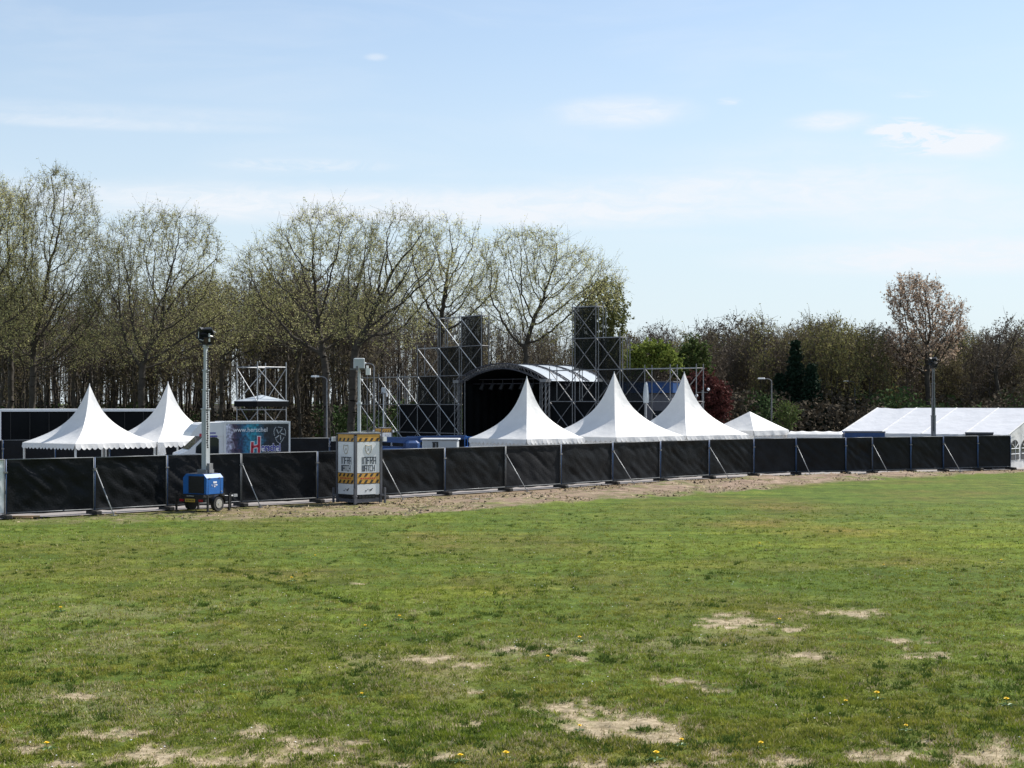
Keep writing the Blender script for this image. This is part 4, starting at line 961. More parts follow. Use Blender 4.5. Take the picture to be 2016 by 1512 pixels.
text_mesh('web_address','www.herschel',.27,M['white_print'],art,(LX-.022,1.05,2.72),rot)
text_mesh('logo_letters','erschel',.42,M['blue_print'],art,(LX-.026,-.22,1.93),rot,sx=.72,offset=.012)
text_mesh('logo_letter_edge','erschel',.42,M['white_print'],art,(LX-.022,-.22,1.93),rot,depth=.001,sx=.72,offset=.03)
def flank(polys,name,mt,off):
    m=MB()
    for pl in polys: m.prism([(q[0],q[1]) for q in pl],'x',LX-off-.003,LX-off)
    return m.build(name,mt,art)
Hh=[[(.16,1.35),(.28,1.35),(.24,2.3),(.12,2.3)],[(-.16,1.35),(-.04,1.35),(-.06,2.52),(-.18,2.52)],[(.2,2.04),(.2,2.14),(-.1,2.19),(-.1,2.09)],[(.42,1.6),(.5,1.74),(-1.1,1.84),(-1.12,1.66)],[(.3,1.5),(.5,1.6),(-.4,1.6),(-.4,1.5)]]
def grow(pl,g_): 
    c_=np.mean(np.array(pl),0); o=[]
    for q in pl: v=np.array(q)-c_; o.append(tuple(np.array(q)+np.sign(v)*g_))
    return o
flank([grow(q,.03) for q in Hh],'logo_outline',M['white_print'],.018); flank(Hh,'logo_mark',M['red_print'],.024)
m=MB()
for i in range(26):
    a0,a1=2*pi*i/26,2*pi*(i+1)/26; rr=.32+.04*sin(3*a0)
    if i%5!=4: m.tube((LX-.02,-1.05+rr*cos(a0)*.8,2.62+rr*sin(a0)),(LX-.02,-1.05+rr*cos(a1)*.8,2.62+rr*sin(a1)),.014,4)
for a0 in(0.4,1.6,2.7,4.0,5.1): m.tube((LX-.02,-1.05+.06*cos(a0),2.62+.06*sin(a0)),(LX-.02,-1.05+.22*cos(a0+.5),2.62+.25*sin(a0+.5)),.022,4)
m.build('round_emblem',M['grey_box'],art)
# overcab and cab
m=MB(); pr=[(1.4,2.56),(1.4,3.12),(2.4,3.1),(2.55,3.02),(2.85,2.7),(2.9,2.56)]; m.prism(pr,'x',-.95,.95); oc=m.build('overcab',M['white_paint'],tr)
m=MB(); m.box((-.955,1.98,2.55),(.01,.5,.06)); m.box((-.955,2.0,2.68),(.01,.4,.05)); m.build('overcab_text',M['blue_print'],oc)
m=MB(); m.box((-.957,2.45,2.6),(.01,.14,.12)); m.build('red_mark',M['red_print'],oc)
m=MB(); pr=[(1.42,.45),(1.42,2.6),(2.3,2.58),(2.98,1.98),(3.35,1.84),(3.42,1.4),(3.44,.5)]; m.prism(pr,'x',-.92,.92); cb_=m.build('cab',M['white_paint'],tr)
m=MB(); m.prism([(1.66,1.8),(1.66,2.42),(1.76,2.5),(2.25,2.5),(2.66,2.12),(2.68,1.86)],'x',-.935,-.92); m.build('side_window',M['glass_dark'],cb_)
m=MB(); m.prism([(1.66,1.8),(1.66,2.42),(1.76,2.5),(2.25,2.5),(2.66,2.12),(2.68,1.86)],'x',.92,.935); m.build('side_window',M['glass_dark'],cb_)
d=np.array([2.98-2.3,1.98-2.58]); dn=np.array([-d[1],d[0]]); dn/=np.linalg.norm(dn)
m=MB(); p0=np.array([2.33,2.553])+dn*.012; p1=np.array([2.95,2.006])+dn*.012; m.add([(-.84,*p0),(.84,*p0),(.84,*p1),(-.84,*p1)],[(0,1,2,3)]); m.build('windscreen',M['glass_dark'],cb_)
m=MB(); m.box((-1.02,2.35,1.95),(.14,.08,.34),ch=.02); m.tube((-.92,2.4,2.05),(-1.0,2.35,2.05),.02,5); m.build('wing_mirror',M['black'],cb_)
m=MB(); m.box((0,3.45,.62),(1.84,.1,.24)); m.build('bumper',M['dark_grey'],cb_)
for sx in(-1,1): m=MB(); m.box((sx*.72,3.44,1.05),(.26,.05,.24)); m.build('headlight',M['glass_lamp'],cb_)
m=MB(); m.box((0,.6,.55),(1.0,4.0,.3)); m.build('chassis',M['black'],tr)
for sx in(-1,1):
    for y in(-.8,2.75):
        m=MB(); m.tube((sx*.85-.12,y,.36),(sx*.85+.12,y,.36),.36,20); t=m.build('wheel',M['tyre'],tr)
        m=MB(); m.tube((sx*.85+sx*.11,y,.36),(sx*.85+sx*.13,y,.36),.2,16); m.build('rim',M['chrome'],t)

# ---------------------------------------------------------------- black semi trailer
a=W(-6,93.5); b=W(345,95.5); d=b-a; Lt=np.linalg.norm(d); r=empty('semi_trailer',tuple(a+np.array([0,0,.03])),math.atan2(d[1],d[0])); tag(r,'long black curtain-sided trailer with white frame behind the two left tents','trailer')
zt=H-(808-HY)/F*94
m=MB(); m.box((Lt/2,1.25,(zt+1.1)/2),(Lt,2.45,zt-1.1)); m.build('body',M['scrim'],r)
m=MB(); m.box((Lt/2,0,zt-.03),(Lt+.06,.1,.14)); m.build('roof_rail',M['white_paint'],r)
m=MB(); m.box((Lt/2,1.25,zt+.045),(Lt,2.5,.03)); m.build('roof',M['white_grey'],r)
for x in(.12,Lt-.12): m=MB(); m.box((x,-.02,(zt+1)/2),(.26,.08,zt-1.05)); m.build('corner_pillar',M['white_grey'],r)
m=MB()
for i in range(9): m.box((.8+i*(Lt-1.6)/8,-.0,(zt+1)/2),(.03,.03,zt-1.3))
m.build('curtain_strap',M['black'],r)
for i in range(3):
    m=MB(); m.tube((2+i*1.3,.0,.5),(2+i*1.3,.35,.5),.5,18); m.build('wheel',M['tyre'],r)
m=MB(); m.box((Lt/2,1.25,1.0),(Lt,2.2,.2)); m.build('chassis',M['dark_grey'],r)
# white van nose at the left edge
p=W(-38,57.5); r=empty('parked_van',(p[0],p[1],.03),R(-75)); r.scale=(.8,.62,.98); tag(r,'cream vehicle cab cropped by the left edge, just above the fence','van')
m=MB(); m.prism([(-2.2,.4),(-2.2,2.05),(-.2,2.1),(.25,1.98),(.5,1.5),(.9,1.3),(1.0,.45)],'x',-.85,.85); b=m.build('body',M['white_grey'],r)
m=MB(); m.prism([(-.3,1.5),(-.3,1.95),(.18,1.93),(.36,1.52)],'x',-.865,-.85); m.build('side_window',M['glass_dark'],b)
m=MB(); m.prism([(-.3,1.5),(-.3,1.95),(.18,1.93),(.36,1.52)],'x',.85,.865); m.build('side_window',M['glass_dark'],b)
m=MB(); m.add([(-.75,.29,1.94),(.75,.29,1.94),(.75,.515,1.53),(-.75,.515,1.53)],[(0,1,2,3)]); m.build('windscreen',M['glass_dark'],b)
for sx in(-1,1):
    for y in(-1.6,.4): m=MB(); m.tube((sx*.8-.1,y,.32),(sx*.8+.1,y,.32),.32,16); m.build('wheel',M['tyre'],r)

# ---------------------------------------------------------------- blue lifts, generator
def boom_lift(x,Y,rz,label,flip=1):
    p=W(x,Y); r=empty('boom_lift',(p[0],p[1],.03),rz); tag(r,label,'boom lift','blue folded boom lifts')
    m=MB(); m.box((0,0,.75),(2.3,1.2,.4),ch=.05); m.box((0,0,1.3),(1.6,1.1,.7),ch=.12); m.build('chassis',M['blue_dark'],r)
    for sx in(-1,1):
        for sy in(-1,1): m=MB(); m.tube((sx*.8,sy*.6-.15,.45),(sx*.8,sy*.6+.15,.45),.45,18); m.build('wheel',M['tyre'],r)
    m=MB(); m.box((-.9*flip,0,1.75),(.7,.9,.55),ch=.12); m.build('counterweight',M['blue_dark'],r)
    m=MB(); m.prism([(-1.2*flip,1.85),(1.9*flip,2.05),(1.9*flip,2.25),(-1.2*flip,2.18)],'y',-.14,.14); m.prism([(-1.0*flip,1.5),(1.5*flip,1.62),(1.5*flip,1.8),(-1.0*flip,1.7)],'y',-.1,.1); m.build('boom',M['blue_dark'],r)
    m=MB()
    for z in(1.1,1.65,2.15):
        for (a_,b__) in(((1.9,-.55),(2.6,-.55)),((2.6,-.55),(2.6,.55)),((2.6,.55),(1.9,.55)),((1.9,.55),(1.9,-.55))): m.tube((a_[0]*flip,a_[1],z),(b__[0]*flip,b__[1],z),.025,6)
    for (x_,y_) in((1.9,-.55),(2.6,-.55),(2.6,.55),(1.9,.55)): m.tube((x_*flip,y_,1.1),(x_*flip,y_,2.15),.025,6)
    m.box((2.25*flip,0,1.08),(.75,1.1,.06)); m.build('basket',M['blue'],r)
    m=MB(); m.tube((.2,0,1.5),(1.3*flip,0,1.95),.04,8); m.build('hydraulic_ram',M['chrome'],r)
    return r
boom_lift(775,77,.25,'dark blue folded boom lift right beside the camera tower',-1)
boom_lift(846,79.5,-.1,'dark blue folded boom lift behind the grey generator cabinet',1)
r=crate_box(832,901,866,71,'generator','grey generator cabinet with pale lid standing behind the fence','generator','grey_box',1.1,-.05)
m=MB(); zz=H-(866-HY)/F*71; m.box((0,0,zz+.0),(1.75,1.2,.06)); m.build('lid',M['white_paint'],r)
m=MB(); m.box((-.2,-.56,zz-.35),(.28,.02,.45)); m.build('control_door',M['black'],r)

# ---------------------------------------------------------------- street lamps
def street_lamp(x,Y,ytop,label,arm=-1,group='street lamps behind the site'):
    p=W(x,Y,ytop); h=p[2]; r=empty('street_lamp',(p[0],p[1],0),0); tag(r,label,'street lamp',group)
    m=MB(); m.tube((0,0,0),(0,0,h-.2),.085,8,r2=.05); 
    pts=[(0,0,h-.2),(arm*.12,0,h-.05),(arm*.35,0,h+.02),(arm*.6,0,h+.02)]
    for a_,b__ in zip(pts,pts[1:]): m.tube(a_,b__,.045,6)
    m.build('pole',M['galv_dark'],r)
    m=MB(); m.box((arm*.85,0,h+.04),(.6,.22,.12),ch=.04); m.build('lamp_head',M['white_paint'],r)
street_lamp(643.5,112,742,'street lamp on a thin pole between truck and camera tower, against the wood')
street_lamp(736.5,109,716,'street lamp with pale head just right of the camera tower mast')
street_lamp(1519,128,746,'grey street lamp with curved arm in front of the dark conifer')
street_lamp(1683,150,751,'farthest street lamp, small, above the left end of the marquee')
p=W(1383,100,768); r=empty('globe_lamp',(p[0],p[1],0)); tag(r,'double headed lamp post with white globes before the dark red tree','lamp post')
m=MB(); m.tube((0,0,0),(0,0,p[2]),.05,8); m.tube((-.35,0,p[2]-.15),(.35,0,p[2]-.15),.025,6); m.build('pole',M['galv_dark'],r)
for sx,z in((-1,-.35),(1,.05)):
    m=MB(); c_=np.array([sx*.38,0,p[2]+z])
    for i in range(4): m.tube(c_+[0,0,-.1+.05*i],c_+[0,0,-.05+.05*i],[.04,.09,.1,.07][i],10,r2=[.09,.1,.07,.02][i])
    m.build('globe',M['white_print'],r)
# low building with blue fascia
a=W(1196,118,752); b=W(1322,116,752); d=b-a; L_=np.linalg.norm(d[:2]); r=empty('site_building',(a[0],a[1],0),math.atan2(d[1],d[0])); tag(r,'dark low building with a blue fascia seen through the right scaffold','building')
m=MB(); m.box((L_/2,2,(a[2]-.9)/2),(L_,4,a[2]-.9)); wb=m.build('wall',M['dark_grey'],r)
m=MB(); m.box((L_/2,1.9,a[2]-.45),(L_+.4,4.4,.8)); m.build('fascia',M['blue_dark'],r)
m=MB(); m.box((L_/2,1.9,a[2]+.0),(L_+.5,4.5,.08)); m.build('roof',M['dark_grey'],r)
for i in range(3): m=MB(); m.box((.9+i*1.6,-.02,2.6),(1.1,.04,1.5)); w_=m.build('window',M['glass_dark'],r); m=MB(); m.box((.9+i*1.6,-.05,1.82),(1.2,.06,.06)); m.build('sill',M['grey_box'],w_)
# upright furled parasol
p=W(1272,90.5); zt=H-(752-HY)/F*90.5; zb=H-(790-HY)/F*90.5; r=empty('furled_parasol',(p[0],p[1],0)); tag(r,'tall furled white and grey parasol standing among the right scaffold bays','parasol')
m=MB(); m.tube((0,0,0),(0,0,zt),.04,8); m.build('pole',M['galv'],r)
m=MB()
n_=14
for j,(z,rr) in enumerate(((zb-.1,.13),(zb+.3,.15),((zb+zt)/2,.13),(zt-.15,.09),(zt,.03))):
    for i in range(n_): a_=2*pi*i/n_; q=rr*(1+.22*(i%2)); m.v.append((q*cos(a_),q*sin(a_),z))
for j in range(4):
    for i in range(n_): k=(i+1)%n_; m.f.append((j*n_+i,j*n_+k,(j+1)*n_+k,(j+1)*n_+i)); m.m.append(0 if i>n_*.3 else 1)
m.build('folded_canopy',[M['grey_box'],M['dark_grey']],r)
# ---------------------------------------------------------------- trees
def colonize(rng, pts, base, trunk_top, step, di, dk, iters, up=.15, lean=(0,0)):
    "space colonisation: returns node positions and parents"
    nodes=[np.array(base,float)]; par=[-1]
    n0=max(2,int((trunk_top[2]-base[2])/step)); b=np.array(base,float); t=np.array(trunk_top,float)
    for i in range(1,n0+1):
        f=i/n0; p=b+(t-b)*f+np.array([rng.randn()*.04,rng.randn()*.04,0])*step*2; nodes.append(p); par.append(i-1)
    P=np.array(pts); N_=np.array(nodes)
    D=np.full(len(P),1e9); I=np.zeros(len(P),int)
    def upd(start):
        nonlocal D,I
        new=N_[start:]
        d=np.linalg.norm(P[:,None,:]-new[None,:,:],axis=2); j=d.argmin(1); dm=d[np.arange(len(P)),j]; k=dm<D
        D=np.where(k,dm,D); I=np.where(k,j+start,I)
    upd(max(0,n0//2))
    for it in range(iters):
        act=D<di
        if not act.any():
            di*=1.5
            if di>60: break
            continue
        idx=I[act]; dirs=P[act]-N_[idx]; dirs/=np.linalg.norm(dirs,axis=1)[:,None]+1e-9
        uq,inv=np.unique(idx,return_inverse=True); acc=np.zeros((len(uq),3)); np.add.at(acc,inv,dirs)
        acc/=np.linalg.norm(acc,axis=1)[:,None]+1e-6; acc+=rng.randn(*acc.shape)*.16; acc[:,2]+=up
        acc/=np.linalg.norm(acc,axis=1)[:,None]+1e-9
        newp=N_[uq]+acc*step; s=len(N_); N_=np.vstack([N_,newp]); par.extend(uq.tolist())
        upd(s); keep=D>dk; P=P[keep]; D=D[keep]; I=I[keep]
        if len(P)==0 or len(N_)>9500: break
    return N_,np.array(par)
def radii(par,n,tip,ex,rmax):
    r=np.zeros(n); ch=np.zeros(n,int)
    for i in range(1,n): ch[par[i]]+=1
    acc=np.zeros(n)
    for i in range(n-1,-1,-1):
        v=acc[i] if ch[i] else tip**ex
        r[i]=v**(1/ex)
        if par[i]>=0: acc[par[i]]+=v
    k=rmax/r[0]
    if k<1: r=tip+(r-tip)*(rmax-tip)/(r[0]-tip)
    else: r=tip+(r-tip)*k*.8
    return r,ch
def tubes(A,B,ra,rb,ns):
    d=B-A; Ln=np.linalg.norm(d,axis=1)[:,None]+1e-9; d=d/Ln
    ref=np.where(np.abs(d[:,2:3])<.9,np.array([[0,0,1.]]),np.array([[1.,0,0]])); u=np.cross(d,ref); u/=np.linalg.norm(u,axis=1)[:,None]; w_=np.cross(d,u)
    an=np.arange(ns)*2*pi/ns; ring=u[:,None,:]*np.cos(an)[None,:,None]+w_[:,None,:]*np.sin(an)[None,:,None]
    V0=A[:,None,:]+ring*ra[:,None,None]; V1=B[:,None,:]+ring*rb[:,None,None]
    V=np.concatenate([V0,V1],1).reshape(-1,3); i=np.arange(ns); j=(i+1)%ns; f=np.stack([i,j,ns+j,ns+i],1)
    Fc=(f[None]+(np.arange(len(A))*2*ns)[:,None,None]).reshape(-1,4); return V,Fc
def quads(C,size,rng,flat=None):
    n=len(C); a=rng.randn(n,3); a/=np.linalg.norm(a,axis=1)[:,None]; b=np.cross(a,rng.randn(n,3)); b/=np.linalg.norm(b,axis=1)[:,None]
    s=size*(.5+rng.rand(n))[:,None]; a=a*s; b=b*s*.6
    V=np.stack([C-a,C-b,C+a,C+b],1).reshape(-1,3); return V,np.arange(4*n).reshape(-1,4)
def ell_points(rng,ells,n,shell=.35,down=0):
    out=[]; vol=np.array([e[3]*e[4]*e[5] for e in ells]); vol=vol/vol.sum()
    for e,v in zip(ells,vol):
        k=int(n*v)+4; d=rng.randn(k,3); d/=np.linalg.norm(d,axis=1)[:,None]; r=rng.rand(k)**shell
        out.append(np.array(e[:3])+d*r[:,None]*np.array(e[3:6]))
    return np.vstack(out)
def make_tree(name,rng,ells,trunk_top,npts,step,di,dk,rmax,bark,twigm,leafm,twigs=2,tl=.6,leaves=4,ls=.07,tip=.012,ex=2.3,up=.12,thick=.035,leafz=None,iters=260,loc=(0,0,0),thin=.006,leafprob=1.0,tsrc=None,shell=.35):
    pts=ell_points(rng,ells,npts,shell); pts=pts[pts[:,2]>.8]
    N_,par=colonize(rng,pts,(0,0,-.1),trunk_top,step,di,dk,iters,up)
    n=len(N_); r,ch=radii(par,n,tip,ex,rmax)
    e=np.arange(1,n); A=N_[par[e]]; B=N_[e]; ra=r[par[e]]; rb=r[e]; ra=np.minimum(ra,rb*1.6)
    root=empty(name,loc)
    tk=rb>thick
    V1,F1_=tubes(A[tk],B[tk],ra[tk],rb[tk],7); fastmesh('trunk',V1,F1_,0,[bark],parent=root,smooth=True)
    parts=[]; fcs=[]; mi=[]; off=0
    def push(V,Fc,m):
        nonlocal off
        parts.append(V); fcs.append(Fc+off); mi.append(np.full(len(Fc),m)); off+=len(V)
    th=~tk
    if th.any(): push(*tubes(A[th],B[th],ra[th],rb[th],3),0)
    src=e[(rb<(tsrc or thick*1.2))]
    if len(src)==0: src=e[-200:]
    S=np.repeat(src,twigs); d0=N_[S]-N_[par[S]]; d0/=np.linalg.norm(d0,axis=1)[:,None]+1e-9
    dd=d0*.6+rng.randn(len(S),3)*.6; dd[:,2]+=.35; dd/=np.linalg.norm(dd,axis=1)[:,None]
    Ltw=tl*(.4+rng.rand(len(S)))[:,None]; T0=N_[S]; T1=T0+dd*Ltw*.5; T2=T1+(dd+rng.randn(len(S),3)*.35)*Ltw*.5
    push(*tubes(T0,T1,np.full(len(S),thin*1.3),np.full(len(S),thin),3),0); push(*tubes(T1,T2,np.full(len(S),thin),np.full(len(S),thin*.5),3),0)
    if leaves:
        q=np.repeat(np.arange(len(S)),leaves); f=rng.rand(len(q))[:,None]
        C=T0[q]*(1-f)+T2[q]*f+rng.randn(len(q),3)*.07*(1 if tl<1 else 1.5)
        if leafprob<1 or leafz:
            pk=rng.rand(len(C))<leafprob
            if leafz: pk&=rng.rand(len(C))<np.clip((C[:,2]-leafz[0])/(leafz[1]-leafz[0]),.12,1)
            C=C[pk]
        push(*quads(C,ls,rng),1)
    fastmesh('crown',np.vstack(parts),np.vstack(fcs),np.concatenate(mi),[twigm,leafm],parent=root)
    return root
def ptree(name,seed,bx,Y,ells,tt,label,cat='tree',group=None,**kw):
    "ells in picture pixels (cx,cy,rx,ry[,depth px]); tt=(x,y) of the first fork"
    rng=np.random.RandomState(seed); s=F/Y; base=W(bx,Y)
    E=[((q[0]-bx)/s,0+(rng.rand()-.5)*q[2]/s*.5,H-(q[1]-HY)/s,q[2]/s,(q[4] if len(q)>4 else min(q[2],q[3])*1.0)/s,q[3]/s) for q in ells]
    t=((tt[0]-bx)/s,0,H-(tt[1]-HY)/s)
    o=make_tree(name,rng,E,t,loc=tuple(base),**kw); tag(o,label,cat,group); return o
big=dict(step=.4,di=7,dk=.62,twigs=5,tl=1.0,leaves=5,ls=.052,tsrc=.02,shell=.26,tip=.010,ex=2.35,up=.1,bark=M['bark'],twigm=M['bark_thin'],leafm=M['bud_green'],npts=2600,thin=.008)
ptree('budding_tree',1,-60,118,[(-40,470,110,120),(-30,600,120,90)],(-50,650),'large budding tree mostly cut off by the left photo edge',rmax=.34,group='tall budding trees behind the site',**big)
ptree('budding_tree',2,62,121,[(115,432,88,94),(160,540,105,95),(50,590,90,90),(110,670,130,65)],(66,700),'tallest budding tree at far left, above the first pagoda tent',rmax=.34,group='tall budding trees behind the site',**big)
ptree('budding_tree',3,20,126,[(5,440,65,90),(20,560,70,80),(10,640,70,60)],(22,680),'slim budding tree touching the left photo edge',rmax=.32,group='tall budding trees behind the site',**{**big,'npts':1500})
ptree('budding_tree',4,279,119,[(310,495,128,90),(365,590,100,80),(225,570,80,95),(300,660,160,70),(430,640,60,60)],(279,735),'broad budding tree forking low above the second pagoda tent',rmax=.36,group='tall budding trees behind the site',**{**big,'npts':3000})
ptree('budding_tree',5,645,116,[(640,482,102,74),(560,525,90,68),(705,505,60,75),(600,620,150,75),(500,560,55,75)],(642,735),'wide budding tree with arching limbs above the box truck',rmax=.36,group='tall budding trees behind the site',**{**big,'npts':3200})
ptree('budding_tree',6,688,114,[(790,480,74,68),(745,560,80,80),(840,530,60,65),(780,640,80,55),(700,640,60,45)],(698,700),'budding tree leaning right behind the camera tower mast',rmax=.4,group='tall budding trees behind the site',**{**big,'npts':1900})
ptree('budding_tree',7,868,125,[(875,490,85,58),(850,560,80,65),(930,560,60,60),(880,620,90,40)],(868,690),'budding tree rising behind the left scaffold wing',rmax=.36,group='tall budding trees behind the site',**{**big,'npts':2100})
ptree('budding_tree',8,1035,122,[(1040,510,100,64),(1130,560,75,70),(1010,590,110,60),(1190,570,45,55),(1060,640,110,38)],(1035,712),'round budding tree with many dark limbs behind the stage roof',rmax=.3,group='tall budding trees behind the site',**{**big,'npts':3000})
ptree('budding_tree',31,430,129,[(400,600,70,60),(440,620,80,60),(480,640,60,70),(520,600,50,60)],(440,690),'low olive budding tree filling the dip between the tall left trees',rmax=.25,group='tall budding trees behind the site',**{**big,'npts':1000,'leafm':M['leaf_yellow'],'ls':.07})
ptree('poplar',9,1186,128,[(1190,610,48,58),(1180,680,50,60),(1212,700,26,60),(1160,640,38,50)],(1186,760),'leafy upright poplar directly behind the right scaffold tower',rmax=.25,bark=M['bark'],twigm=M['bark_thin'],leafm=M['leaf_poplar'],npts=1200,step=.4,di=5,dk=.6,twigs=4,tl=.8,leaves=9,ls=.11,up=.35)
ptree('rusty_tree',10,1830,150,[(1802,592,58,56),(1855,640,48,52),(1882,632,24,40),(1812,680,80,55)],(1825,720),'tall rust-brown tree standing above the wood at right, over the marquee',rmax=.36,bark=M['bark'],twigm=M['twig_brown'],leafm=M['leaf_rust'],npts=1900,step=.42,di=5,dk=.65,twigs=4,tl=.9,leaves=5,ls=.1,up=.35,thin=.012)
ptree('bare_tree',15,1965,150,[(1965,690,42,55),(1990,660,30,45),(1940,700,30,40)],(1965,760),'bare tree poking above the wood at the right photo edge',rmax=.28,bark=M['bark'],twigm=M['twig_purple'],leafm=M['twig_purple'],npts=900,step=.45,di=5,dk=.75,twigs=3,tl=.9,leaves=4,ls=.09,up=.3,thin=.012)
ptree('maple',11,1287,125,[(1287,700,46,26),(1262,712,28,26),(1318,715,26,20)],(1287,748),'bright green round maple behind the right scaffold wing',rmax=.2,bark=M['bark'],twigm=M['bark_thin'],leafm=M['leaf_bright'],npts=700,step=.35,di=4,dk=.5,twigs=5,tl=.6,leaves=12,ls=.12,up=.1)
ptree('green_tree',12,1365,145,[(1365,700,30,32),(1350,730,30,40),(1380,740,25,30)],(1365,790),'mid-green tree between the bright maple and the dark wood',rmax=.2,bark=M['bark'],twigm=M['bark_thin'],leafm=M['leaf_mid'],npts=500,step=.4,di=4,dk=.6,twigs=5,tl=.7,leaves=10,ls=.13,up=.2)
ptree('copper_tree',13,1392,108,[(1395,790,40,48),(1380,770,32,34),(1412,800,26,40)],(1392,838),'dark red copper-leaved tree right of the peaked tents',rmax=.15,bark=M['bark'],twigm=M['bark_thin'],leafm=M['leaf_red'],npts=900,step=.3,di=4,dk=.4,twigs=5,tl=.5,leaves=14,ls=.1,up=.1)
ptree('young_tree',14,1550,112,[(1550,815,24,24),(1545,835,26,18)],(1550,845),'small green young tree in front of the dark conifer',rmax=.08,bark=M['bark'],twigm=M['bark_thin'],leafm=M['leaf_mid'],npts=260,step=.25,di=3,dk=.35,twigs=4,tl=.4,leaves=8,ls=.07,up=.1)
# conifers
def conifer(x,Y,ytop,seed,label,wr=.2):
    rng=np.random.RandomState(seed); p=W(x,Y,ytop); h=p[2]; r=empty('conifer',(p[0],p[1],0)); tag(r,label,'conifer')
    m=MB(); m.tube((0,0,0),(0,0,h*.97),.22,8,r2=.02); m.build('trunk',M['bark'],r)
    nb=700; z=h*(.08+.92*rng.rand(nb)**1.1); L_=(h-z)*wr*1.1+.25; L_*=.6+.6*rng.rand(nb); a=rng.rand(nb)*2*pi
    A=np.stack([np.zeros(nb),np.zeros(nb),z],1); B=A+np.stack([np.cos(a)*L_,np.sin(a)*L_,-.25*L_+.1*rng.randn(nb)],1)
    V,Fc=tubes(A,B,np.full(nb,.02),np.full(nb,.008),3)
    k=26; f=.15+.85*rng.rand(nb*k)[:,None]; q=np.repeat(np.arange(nb),k); C=A[q]*(1-f)+B[q]*f; C[:,2]-=rng.rand(len(C))*.28; C[:,:2]+=rng.randn(len(C),2)*.12
    V2,F2_=quads(C,.12,rng); fastmesh('crown',np.vstack([V,V2]),np.vstack([Fc,F2_+len(V)]),np.concatenate([np.zeros(len(Fc)),np.ones(len(F2_))]),[M['bark'],M['leaf_dark']],parent=r)
conifer(1566,148,668,3,'tall dark conifer standing behind the small young tree')
conifer(1598,146,715,4,'shorter dark conifer right of the tallest one',.26)
conifer(1535,148,735,6,'dark bushy conifer left of the tallest one',.3)
# the woods: slender individuals sharing a few shapes
def slender(name,seed,h,wid,base,leafm,twigm,barkm,npts=170,leaves=3,ls=.09,rm=.13,twigs=3,thin=.014,tl=1.0):
    rng=np.random.RandomState(seed)
    E=[(rng.randn()*.2,rng.randn()*.2,h*(1+base)/2,wid,wid,h*(1-base)/2),(rng.randn()*.3,0,h*.86,wid*.8,wid*.8,h*.15)]
    return make_tree(name,rng,E,(rng.randn()*.25,rng.randn()*.25,h*base),npts,.5,4,.6,rm,barkm,twigm,leafm,twigs=twigs,tl=tl,leaves=leaves,ls=ls,tip=.013,up=.45,thick=.03,thin=thin)
def wood(protos,spots,label,group,seed,cat='tree',lab2=None):
    rng=random.Random(seed); used=set()
    for i,(x,y,hh) in enumerate(spots):
        j=rng.randrange(len(protos)); pr=protos[j]
        o=pr if j not in used else copy_tree(pr); used.add(j)
        o.location=(x,y,0); o.rotation_euler.z=rng.random()*6.28; s=hh; o.scale=(s*(.85+.3*rng.random()),s*(.85+.3*rng.random()),s)
        tag(o,label,cat,group)
P1=[slender('woodland_tree',50+i,12.5,1.1+.3*(i%3),[.34,.24,.42,.3,.48,.2][i],M['bud_dim'] if i%2 else M['twig_brown'],M['bark_thin'],M['bark_pale'],leaves=2+(i%2),npts=190,ls=.08,rm=.15) for i in range(6)]
rng=random.Random(4); sp=[]
def topy(x):   # silhouette of the slender wood behind the left trees
    return np.interp(x,[-150,120,300,430,520,640,760,860,960,1060,1130,1230],[560,560,570,560,520,535,570,600,625,640,650,655])
for i in range(285):
    Y=rng.uniform(131,168); x=rng.uniform(-170,1225) if i%3 else rng.uniform(-170,760); 
    h=(H-(topy(x)-HY)/F*Y)*rng.uniform(.72,1.04); sp.append((W(x,Y)[0],Y,h/12.6))
wood(P1,sp,'slender bare tree with thin stem in the dense wood behind the left half','woodland trees behind the left half of the site',9)
P2=[slender('thicket_tree',80+i,11.5,1.3+.5*(i%3),[.15,.1,.3,.12,.22][i],[M['twig_purple'],M['bud_dim'],M['twig_purple'],M['leaf_yellow'],M['twig_brown']][i],M['twig_purple'],M['bark_pale'],leaves=5,ls=.09,npts=280,thin=.016,rm=.13) for i in range(5)]
sp=[]
def topr(x): return np.interp(x,[1200,1260,1350,1500,1600,1700,1760,1850,1930,2050],[672,664,655,644,643,650,664,672,667,652])
for i in range(230):
    Y=rng.uniform(150,184); x=rng.uniform(1205,2110); h=(H-(topr(x)-HY)/F*Y)*rng.choice((rng.uniform(.7,.98),rng.uniform(.88,1.12))); sp.append((W(x,Y)[0],Y,h/11.6))
wood(P2,sp,'bare brownish tree in the dark wood along the right horizon','trees of the dark wood at right',19)
P3=[slender('yellowing_tree',95+i,12,2.2,.3,M['leaf_yellow'],M['bark_thin'],M['bark_pale'],leaves=5,ls=.1,npts=240) for i in range(2)]
wood(P3,[(W(x,150)[0],150,h) for x,h in((1600,.95),(1640,1.02),(1672,.95),(1715,.92))],'yellow-green budding tree among the brown right-hand wood','yellow-green trees in the right wood',29)
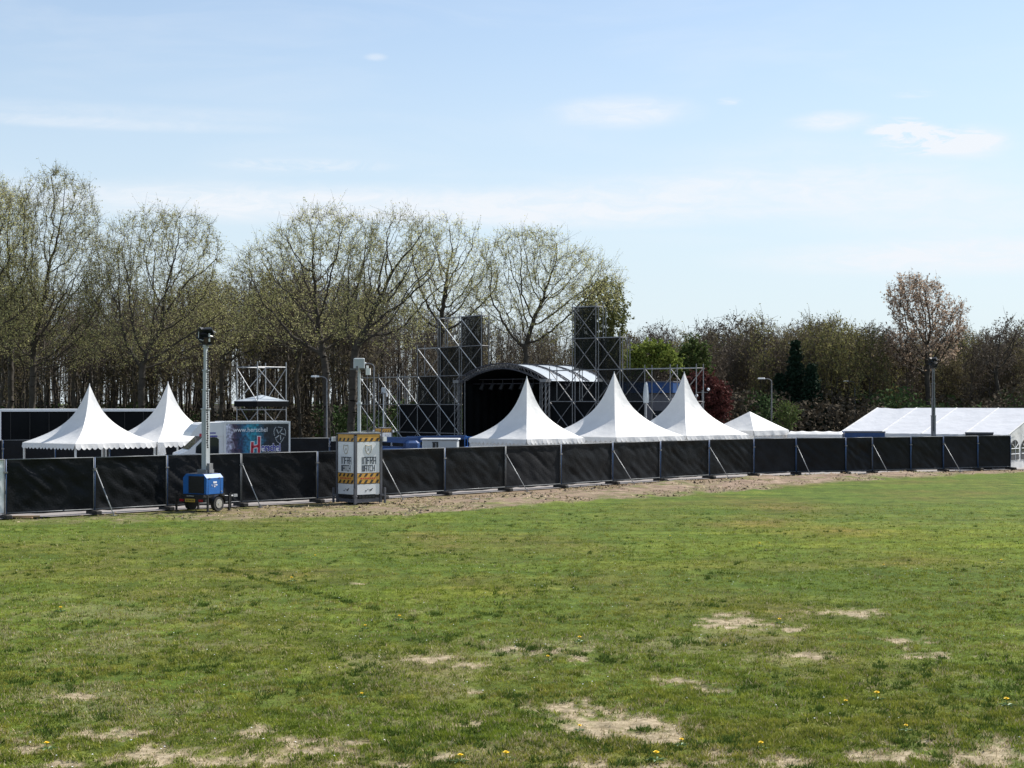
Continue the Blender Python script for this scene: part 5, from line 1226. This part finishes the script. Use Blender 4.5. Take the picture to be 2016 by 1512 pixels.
# the far stems that nobody could count
def far_wood(n,x0,x1,Y0,Y1,top,seed,label):
    rng=np.random.RandomState(seed); Y=Y0+rng.rand(n)*(Y1-Y0); x=x0+rng.rand(n)*(x1-x0); X=(x-CX)/F*Y; h=(H-(top(x)-HY)/F*Y)*(.7+.3*rng.rand(n))
    A=np.stack([X,Y,X*0-.1],1); mid=A+np.stack([rng.randn(n)*.3,rng.randn(n)*.3,h*.5],1); B=mid+np.stack([rng.randn(n)*.5,rng.randn(n)*.5,h*.5],1); r=.05+.07*rng.rand(n)
    k=46; q=np.repeat(np.arange(n),k); f=.25+.75*rng.rand(n*k); P0=np.where((f<.5)[:,None],A[q]+(mid-A)[q]*(f*2)[:,None],mid[q]+(B-mid)[q]*(f*2-1)[:,None])
    d=rng.randn(n*k,3); d[:,2]=np.abs(d[:,2])*1.3+.6; d/=np.linalg.norm(d,axis=1)[:,None]; P1_=P0+d*(.5+1.6*rng.rand(n*k))[:,None]
    ps=[tubes(A,mid,r,r*.75,5),tubes(mid,B,r*.75,r*.2,4),tubes(P0,P1_,np.full(n*k,.022),np.full(n*k,.008),3)]
    off=0; V=[];Fc=[]
    for v,f_ in ps: V.append(v); Fc.append(f_+off); off+=len(v)
    o=fastmesh('far_wood',np.vstack(V),np.vstack(Fc),0,[M['bark_pale']]); tag(o,label,'wood',kind='stuff')
far_wood(760,-200,1240,169,215,topy,5,'mass of thin bare stems deep in the wood behind the left half')
far_wood(520,1195,2130,185,225,topr,6,'mass of thin bare stems deep in the dark wood at right')
# shrubs under the woods
M['twig_dark']=leafmat('dead_brush',(.045,.038,.028),(.08,.066,.048),.08,.95); M['leaf_under']=leafmat('dull_leaves',(.03,.052,.02),(.055,.08,.032),.1,.95)
def shrubs(n,x0,x1,Y0,Y1,h,label,seed,mats,ls=.16):
    rng=np.random.RandomState(seed); Y=Y0+rng.rand(n)*(Y1-Y0); x=x0+rng.rand(n)*(x1-x0); X=(x-CX)/F*Y
    hh=h*(.3+.7*fbm(X*.35+seed,Y*.1,3)*1.6); C=np.stack([X+rng.randn(n)*.2,Y,rng.rand(n)**.8*hh],1); V,Fc=quads(C,ls,rng)
    mi=(fbm(X*.2+seed*3,Y*.05,2)>.5).astype(int)
    o=fastmesh('undergrowth',V,Fc,mi,mats); tag(o,label,'undergrowth',kind='stuff')
shrubs(60000,-150,1230,128,190,3.6,'tangled dark undergrowth below the left wood',3,[M['twig_dark'],M['leaf_under']])
shrubs(52000,1205,2110,136,178,5.0,'dark green and brown undergrowth below the right wood',8,[M['twig_dark'],M['leaf_under']],.17)
